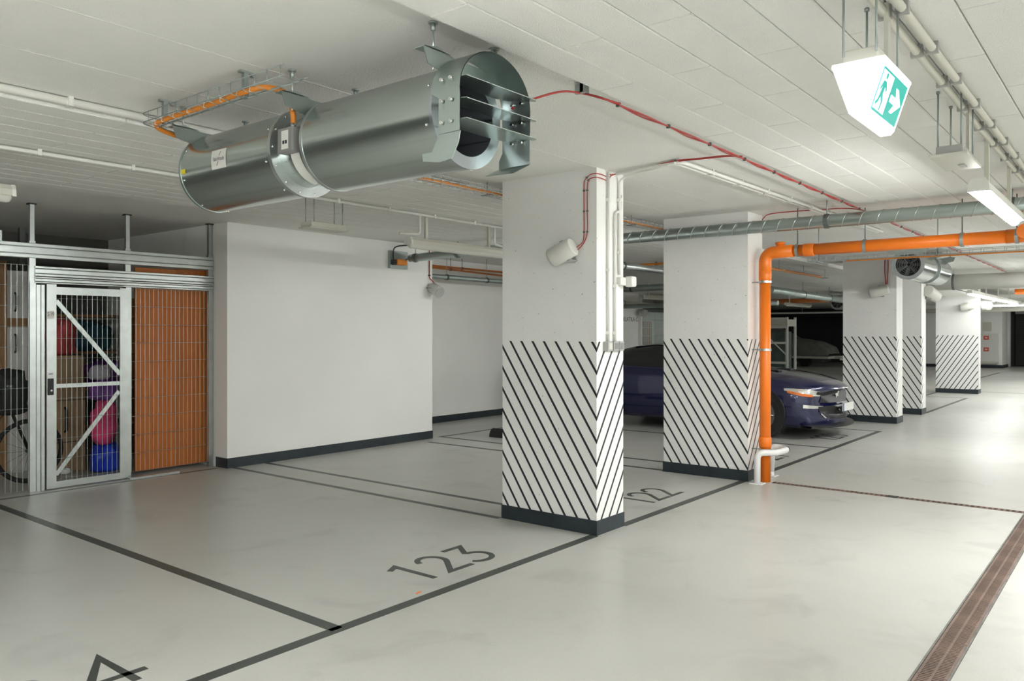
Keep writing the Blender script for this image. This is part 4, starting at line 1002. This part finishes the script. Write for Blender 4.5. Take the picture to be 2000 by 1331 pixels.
# ------------------------------------------------------------------ blue coupe
XC_, YN_ = 12.47, 3.56
t = thing('sports_car', 'dark blue sports coupe parked nose out behind the orange pipe', 'car', (XC_, YN_, 0))
def W(w_, l, z): return (XC_+w_, YN_+l, z)
stn = [ # l, half width, z bottom, z shoulder, z centre top, nose curve
 (0.00, 0.66, 0.34, 0.66, 0.72, 0.26), (0.03, 0.76, 0.22, 0.69, 0.755, 0.26), (0.10, 0.84, 0.17, 0.72, 0.79, 0.25), (0.25, 0.90, 0.16, 0.77, 0.84, 0.20),
 (0.50, 0.935, 0.17, 0.82, 0.90, 0.12), (0.95, 0.955, 0.18, 0.88, 0.96, 0.04), (1.50, 0.955, 0.18, 0.92, 1.01, 0), (2.0, 0.945, 0.17, 0.94, 1.02, 0), (3.2, 0.95, 0.17, 0.97, 1.04, 0),
 (3.8, 0.965, 0.19, 1.00, 1.06, 0), (4.4, 0.945, 0.24, 1.00, 1.09, -0.03), (4.70, 0.90, 0.30, 0.97, 1.09, -0.08), (4.79, 0.84, 0.40, 0.92, 1.02, -0.12)]
def section(s):
    l, hw_, zb, zs, zt, k = s
    half = [(0, zb), (0.5, zb), (0.86, zb), (0.97, zb+0.06), (0.99, zb+(zs-zb)*0.35), (1.0, zb+(zs-zb)*0.62), (0.985, zb+(zs-zb)*0.85), (0.95, zs), (0.90, zs+(zt-zs)*0.42), (0.72, zs+(zt-zs)*0.62), (0.66, zs+(zt-zs)*0.92), (0.4, zt), (0, zt+0.008)]
    row = []
    for f_, z in half: row.append(W(-f_*hw_, l+k*f_*f_*1.05, z))
    for f_, z in half[-2:0:-1]: row.append(W(f_*hw_, l+k*f_*f_*1.05, z))
    return row
rows = [section(s) for s in stn]
body = MB().grid(rows, True, True); nn = len(rows[0])
body.f += [tuple(range(nn))[::-1], tuple((len(rows)-1)*nn+j for j in range(nn))]; body.sm += [True, True]
bo = part('body', body, 'car_blue', t)
bvh = BVHTree.FromPolygons([Vector(v) for v in body.v], body.f)
gh = [(1.55, 0.72, 0.70, 0.97, 1.00), (1.95, 0.76, 0.62, 0.95, 1.17), (2.35, 0.79, 0.56, 0.95, 1.33), (2.85, 0.80, 0.56, 0.96, 1.375), (3.3, 0.79, 0.55, 0.98, 1.34), (3.9, 0.74, 0.51, 1.0, 1.22), (4.45, 0.66, 0.52, 1.05, 1.10)]
rows = []
for l, a, b_, z0, z1 in gh:
    rows.append([W(-a, l, z0), W(-(a*0.55+b_*0.45), l, z0+(z1-z0)*0.55), W(-b_, l, z1-0.02), W(-b_*0.5, l, z1), W(b_*0.5, l, z1), W(b_, l, z1-0.02), W(a*0.55+b_*0.45, l, z0+(z1-z0)*0.55), W(a, l, z0)])
part('greenhouse', MB().grid(rows, True), 'car_black', t)
part('roof', MB().grid([[(x, y, z+0.004) for x, y, z in r_[2:6]] for r_ in rows[2:5]], True), 'car_blue', t)
for l in (0.96, 3.68):
    for s in (-1, 1):
        part('wheel_arch', MB().tube([W(s*0.935, l, 0.36), W(s*0.968, l, 0.36)], 0.385, 32), 'car_trim', t)
        wh = part('wheel', MB().tube([W(s*0.74, l, 0.345), W(s*0.76, l, 0.345), W(s*0.955, l, 0.345), W(s*0.975, l, 0.345)], [0.31, 0.345, 0.345, 0.31], 32), 'rubber', t)
        rim = MB().tube([W(s*0.973, l, 0.345), W(s*0.979, l, 0.345)], 0.235, 28)
        part('rim', rim, 'steel_dark', wh)
        sp = MB()
        for k in range(10):
            a = 2*PI*k/10; sp.tube([W(s*0.985, l, 0.345), W(s*0.985, l+0.225*math.cos(a), 0.345+0.225*math.sin(a))], 0.014, 6)
        part('spokes', sp, 'chrome', wh)
def on_body(w_, l, z, d_, lift=0.004):
    o = Vector(W(w_, l, z)); dv = Vector(d_).normalized()
    h = bvh.ray_cast(o-dv*3, dv)
    return (h[0]-dv*lift) if h[0] is not None else o
def patch(name, outline, d_, m, parent, lift=0.004, label=None):
    """outline: list of (lower, upper) pairs of (w,l,z) seeds swept along the body and projected on it"""
    rows = []
    fine = []
    for i in range(len(outline)-1):
        for k in range(6):
            fine.append((Vector(outline[i][0]).lerp(Vector(outline[i+1][0]), k/6), Vector(outline[i][1]).lerp(Vector(outline[i+1][1]), k/6)))
    fine.append((Vector(outline[-1][0]), Vector(outline[-1][1])))
    for lo, hi in fine:
        rows.append([on_body(*(lo.lerp(hi, q/8)), d_, lift) for q in range(9)])
    return part(name, MB().grid([[tuple(p) for p in r_] for r_ in rows], True), m, parent, label)
DF = (0, 1, 0); DS = (0.75, 0.66, 0.0)
for s in (-1, 1):
    d_ = (-s*0.75, 0.66, 0.0)
    hl = patch('headlight', [((s*0.60, 0.02, 0.625), (s*0.60, 0.02, 0.665)), ((s*0.72, 0.12, 0.625), (s*0.72, 0.12, 0.70)), ((s*0.82, 0.30, 0.64), (s*0.82, 0.30, 0.735)), ((s*0.90, 0.48, 0.68), (s*0.90, 0.48, 0.745)), ((s*0.93, 0.60, 0.715), (s*0.93, 0.60, 0.745))], d_, 'lamp_glass', t)
    patch('indicator', [((s*0.76, 0.20, 0.618), (s*0.76, 0.20, 0.648)), ((s*0.85, 0.38, 0.635), (s*0.85, 0.38, 0.675)), ((s*0.92, 0.56, 0.68), (s*0.92, 0.56, 0.715))], d_, 'lamp_orange', hl, 0.008)
    patch('headlight_lens', [((s*0.64, 0.06, 0.64), (s*0.64, 0.06, 0.672)), ((s*0.72, 0.14, 0.645), (s*0.72, 0.14, 0.695))], d_, 'black', hl, 0.009)
    fg = patch('fog_lamp', [((s*0.62, 0.05, 0.445), (s*0.62, 0.05, 0.475)), ((s*0.74, 0.18, 0.445), (s*0.74, 0.18, 0.49)), ((s*0.84, 0.36, 0.46), (s*0.84, 0.36, 0.51))], d_, 'lamp_glass', t)
    patch('bumper_blade', [((s*0.56, 0.02, 0.26), (s*0.56, 0.02, 0.285)), ((s*0.68, 0.08, 0.36), (s*0.68, 0.08, 0.38))], d_, 'chrome', t, 0.006)
gl = patch('grille', [((-0.56, 0, 0.53), (-0.50, 0, 0.665)), ((-0.30, 0, 0.52), (-0.30, 0, 0.685)), ((0, 0, 0.515), (0, 0, 0.69)), ((0.30, 0, 0.52), (0.30, 0, 0.685)), ((0.56, 0, 0.53), (0.50, 0, 0.665))], DF, 'black', t, 0.006)
patch('lower_grille', [((-0.52, 0, 0.30), (-0.58, 0, 0.47)), ((-0.25, 0, 0.28), (-0.25, 0, 0.48)), ((0.25, 0, 0.28), (0.25, 0, 0.48)), ((0.52, 0, 0.30), (0.58, 0, 0.47))], DF, 'car_trim', t, 0.005)
sp = MB(); rows = []
for q in range(13):
    f_ = -1+q/6; l = -0.07+0.30*f_*f_; rows.append([W(f_*0.86, l, 0.175), W(f_*0.86, l-0.0, 0.20), W(f_*0.86, l+0.16, 0.215), W(f_*0.86, l+0.16, 0.175)])
sp.grid(rows, False, True); part('splitter', sp, 'car_trim', t)
pl = part('number_plate', MB().box(XC_-0.26, XC_+0.26, YN_-0.035, YN_-0.02, 0.395, 0.51), 'paper', t)
part('plate_band', MB().box(XC_-0.26, XC_-0.215, YN_-0.0365, YN_-0.035, 0.395, 0.51), 'blue_print', pl)
hp = [(-0.10, 0.02), (-0.06, 0.035), (-0.02, 0.03), (0.03, 0.035), (0.06, 0.06), (0.09, 0.055), (0.10, 0.04), (0.07, 0.03), (0.06, 0.005), (0.09, -0.02), (0.07, -0.03), (0.04, -0.01), (-0.02, -0.012), (-0.05, -0.035), (-0.08, -0.03), (-0.055, -0.005), (-0.08, 0.01)]
hpo = on_body(0, 0, 0.61, DF, 0.012)
part('emblem', MB().prism_on([(a*0.9, b_*1.1) for a, b_ in hp], hpo, (1,0,0), (0,0,1), 0.006), 'chrome', t, 'silver running horse badge')
for s in (-1, 1): part('mirror', MB().sphere(W(s*1.03, 1.98, 1.02), 0.1, 12, 8, (1.0, 0.6, 0.65)), 'car_blue', t)
part('bonnet_scoop', MB().bbox(XC_-0.35, XC_-0.18, YN_+0.9, YN_+1.15, 0.955, 0.985, 0.01).bbox(XC_+0.18, XC_+0.35, YN_+0.9, YN_+1.15, 0.955, 0.985, 0.01), 'car_trim', bo)

# ------------------------------------------------------------------ distant services and things between the columns
conduit('rust-orange pipe crossing far back between second and third columns', [(25.0, 6.0, 2.57), (25.0, 13.0, 2.53)], 0.07, 'orange_dull', cat='pipe', name='drain_pipe', n=20, hang=[(25.0, 8.0, 2.56), (25.0, 11.0, 2.54)])
spiral_duct('pale round duct far back between the orange pipe and the third column', (16.5, 6.25, 2.46), (27.0, 6.9, 2.46), 0.085, 'galv', seams=False, clamps=(2.5, 5.0), name='round_duct')
spiral_duct('thin grey duct running low behind the car', (19.0, 7.0, 2.28), (19.0, 12.8, 2.28), 0.06, 'galv_dull', seams=False, clamps=(1, 3), name='round_duct')
luminaire(24.0, 8.6, 2.42, 2.2, 'unlit pale strip light far back above the covered car', lit=False, poles=(0.3, 1.9))
spiral_duct('thick pale duct crossing the far aisle', (18.2, 4.2, 2.585), (18.2, -4.0, 2.585), 0.155, 'plastic_white', seams=False, clamps=(1.1, 2.6, 3.5), name='round_duct')
t = thing('pale_cable_tray', 'wide pale tray running away beside the far strip lights', 'cable tray', (23.0, 3.75, 2.5))
part('pan', MB().box(18.6, 31.0, 3.30, 4.15, 2.50, 2.515).box(18.6, 31.0, 3.30, 3.31, 2.50, 2.58).box(18.6, 31.0, 4.14, 4.15, 2.50, 2.58), 'plastic_white', t)
for k in range(5): part('hanger', MB().tube([(19.5+2.4*k, 3.4, 2.51), (19.5+2.4*k, 3.4, ZC)], 0.006, 6).tube([(19.5+2.4*k, 4.05, 2.51), (19.5+2.4*k, 4.05, ZC)], 0.006, 6), 'galv_dull', t)
conduit('orange pipe crossing at the right picture edge in the far aisle', [(24.5, 2.75, 2.63), (24.5, -2.0, 2.66)], 0.075, 'orange_pipe', cat='pipe', name='drain_pipe', n=20, hang=[(24.5, 1.8, 2.64), (24.5, -1, 2.655)])
conduit('pale pipe behind the far striped column', [(33.0, 7.0, 2.36), (33.0, 2.0, 2.40)], 0.08, 'plastic_cream', cat='pipe', name='thin_pipe', hang=[(33.0, 6.0, 2.37), (33.0, 3.0, 2.39)])
# far wall furniture
t = thing('hydrant_cabinet', 'cream wall cabinet with two small red signs on the far wall', 'cabinet', (40.4, 5.5, 0.2))
part('body', MB().bbox(40.32, 40.49, 5.14, 5.95, 0.28, 1.52, 0.01), 'plastic_white', t)
part('sill', MB().box(40.25, 40.49, 5.14, 5.95, 0.20, 0.29), 'plastic_cream', t)
for z in (1.33, 0.82):
    q = part('red_sign', MB().box(40.31, 40.318, 5.50, 5.70, z-0.085, z+0.085), 'red_mark', t)
    part('pictogram', MB().box(40.305, 40.31, 5.55, 5.65, z-0.03, z+0.03), 'paper', q)
single('notice_panel', MB().bbox(40.46, 40.5, 5.42, 5.74, 1.62, 2.02, 0.004), 'plastic_cream', 'grey notice plate above the far wall cabinet', 'sign')
t = thing('roller_door', 'dark slatted shutter at the right end of the far wall', 'shutter', (43.4, 4.0, 0))
for k in range(26): part('slat', MB().bbox(43.38, 43.44, 1.0, 4.85, 0.02+k*0.092, 0.108+k*0.092, 0.012), 'wall_dark', t)
part('housing', MB().box(43.3, 43.49, 1.0, 4.85, 2.42, 2.62), 'plastic_grey', t)
# covered car on a trailer
t = thing('car_trailer', 'low pale trailer under the covered car', 'trailer', (38.4, 13.2, 0))
part('bed', MB().box(36.6, 38.6, 11.2, 15.4, 0.38, 0.48), 'plastic_cream', t)
part('chassis', MB().box(36.9, 38.3, 11.6, 15.2, 0.22, 0.38), 'steel_dark', t)
for Y in (12.3, 13.3): part('wheel', MB().tube([(36.7, Y, 0.26), (36.95, Y, 0.26)], 0.26, 18), 'rubber', t)
part('drawbar', MB().box(37.5, 37.7, 10.4, 11.3, 0.36, 0.44), 'plastic_cream', t)
part('jockey_stand', MB().tube([(37.6, 10.75, 0.0), (37.6, 10.75, 0.75)], 0.05, 10).box(37.4, 37.8, 10.6, 10.95, 0.3, 0.5), 'plastic_white', t)
rnd = random.Random(3); rows = []
prof = [(11.25, 0.12), (11.35, 0.42), (11.8, 0.66), (12.4, 0.78), (12.9, 0.84), (13.5, 1.18), (14.1, 1.42), (14.9, 1.45), (15.4, 1.2), (15.6, 0.15)]
for yy, hh in prof:
    row = []
    for k in range(13):
        a = PI*k/12; x = 37.6+0.95*math.copysign(abs(math.cos(a))**0.55, math.cos(a))+rnd.uniform(-.03, .03)
        row.append((x, yy, 0.48+max(hh*abs(math.sin(a))**0.6+rnd.uniform(-.03, .03), 0.0)))
    rows.append(row)
single('covered_car', MB().grid(rows, True), 'cover_cloth', 'car under a grey dust cover on the far trailer', 'car cover')
t = thing('hung_beam', 'thin white beam above the covered car', 'beam', (34.04, 11.6, 2.36))
part('bar', MB().box(34.0, 34.08, 8.8, 14.5, 2.36, 2.43), 'plastic_white', t)
for yy in (9.5, 11.5, 13.5): part('hanger', MB().tube([(34.04, yy, 2.42), (34.04, yy, ZC)], 0.008, 6), 'galv_dull', t)
t = thing('steel_rack', 'white steel rack frame right of the orange downpipe, far back', 'rack', (28.0, 10.3, 0))
for X in (27.6, 28.4):
    for Y in (9.85, 10.9): part('upright', MB().box(X-0.035, X+0.035, Y-0.035, Y+0.035, 0, 2.1), 'plastic_white', t)
for z in (0.5, 1.2, 1.75, 2.05): part('crossbar', MB().box(27.57, 27.63, 9.85, 10.9, z-0.04, z+0.04), 'plastic_white', t)
part('top_panel', MB().box(27.55, 28.45, 9.82, 10.93, 1.78, 2.02), 'plastic_cream', t)
part('diagonal', MB().tube([(27.6, 9.9, 0.8), (27.6, 10.85, 1.7)], 0.025, 6), 'plastic_white', t)
single('rack_load', MB().bbox(27.7, 28.35, 9.95, 10.8, 0.0, 1.6, 0.03), 'rack_green', 'dull green load inside the steel rack', 'crate')
# between first and second columns: rear cage and pipes
t = thing('rear_storage_cage', 'rear wire cage with a grey header, seen between first and second columns', 'cage', (24.0, 13.1, 0))
b = MB()
for i in range(36): b.tube([(23.0+0.075*i, 13.1, 0.0), (23.0+0.075*i, 13.1, 2.25)], 0.006, 4, smooth=False)
for i in range(9): b.tube([(23.0, 13.09, 0.1+0.27*i), (25.6, 13.09, 0.1+0.27*i)], 0.006, 4, smooth=False)
part('mesh_panel', b, 'galv', t)
part('header', MB().box(22.95, 25.6, 13.0, 13.12, 2.26, 2.40), 'steel_dark', t)
part('post', MB().box(22.92, 22.99, 13.02, 13.1, 0, 2.26), 'galv_bright', t)
single('rear_cabinet', MB().bbox(23.9, 24.8, 13.6, 14.2, 0, 1.95, 0.02), 'wood_brown', 'brown cabinet standing inside the rear cage', 'cabinet')
SPK_D = 0.12
speaker('grey loudspeaker beside the rear cage header', (22.72, 12.78, 2.2), (-0.3, -0.9, -0.2), (0,-1,0), r=0.12, ln=0.2)
conduit('pale grey pipe passing above the rear cage', [(19.0, 12.2, 2.44), (26.0, 12.2, 2.40)], 0.065, 'plastic_cream', cat='pipe', name='thin_pipe', n=16, hang=[(20.5, 12.2, 2.43), (24.0, 12.2, 2.41)])
spiral_duct('bright thin duct sloping behind the spiral duct between first and second columns', (8.9, 5.9, 2.52), (13.5, 5.9, 2.52), 0.05, 'galv_bright', seams=False, clamps=(1.0,), name='round_duct')
spiral_duct('grey-green duct deeper between first and second columns', (14.8, 6.6, 2.50), (14.8, 11.5, 2.50), 0.07, 'galv_dull', seams=False, clamps=(0.8, 2.0), name='round_duct')
luminaire(17.2, 9.7, 2.44, 1.6, 'unlit pale strip light between first and second columns', lit=False, poles=(0.3,))
conduit('orange cable strung high between first and second columns', [(12.0, 8.0, 2.72), (12.0, 6.0, 2.72)], 0.02, 'orange_cable', cat='cable', name='orange_cable', hang=[(12.0, 7.5, 2.72), (12.0, 6.5, 2.72)])
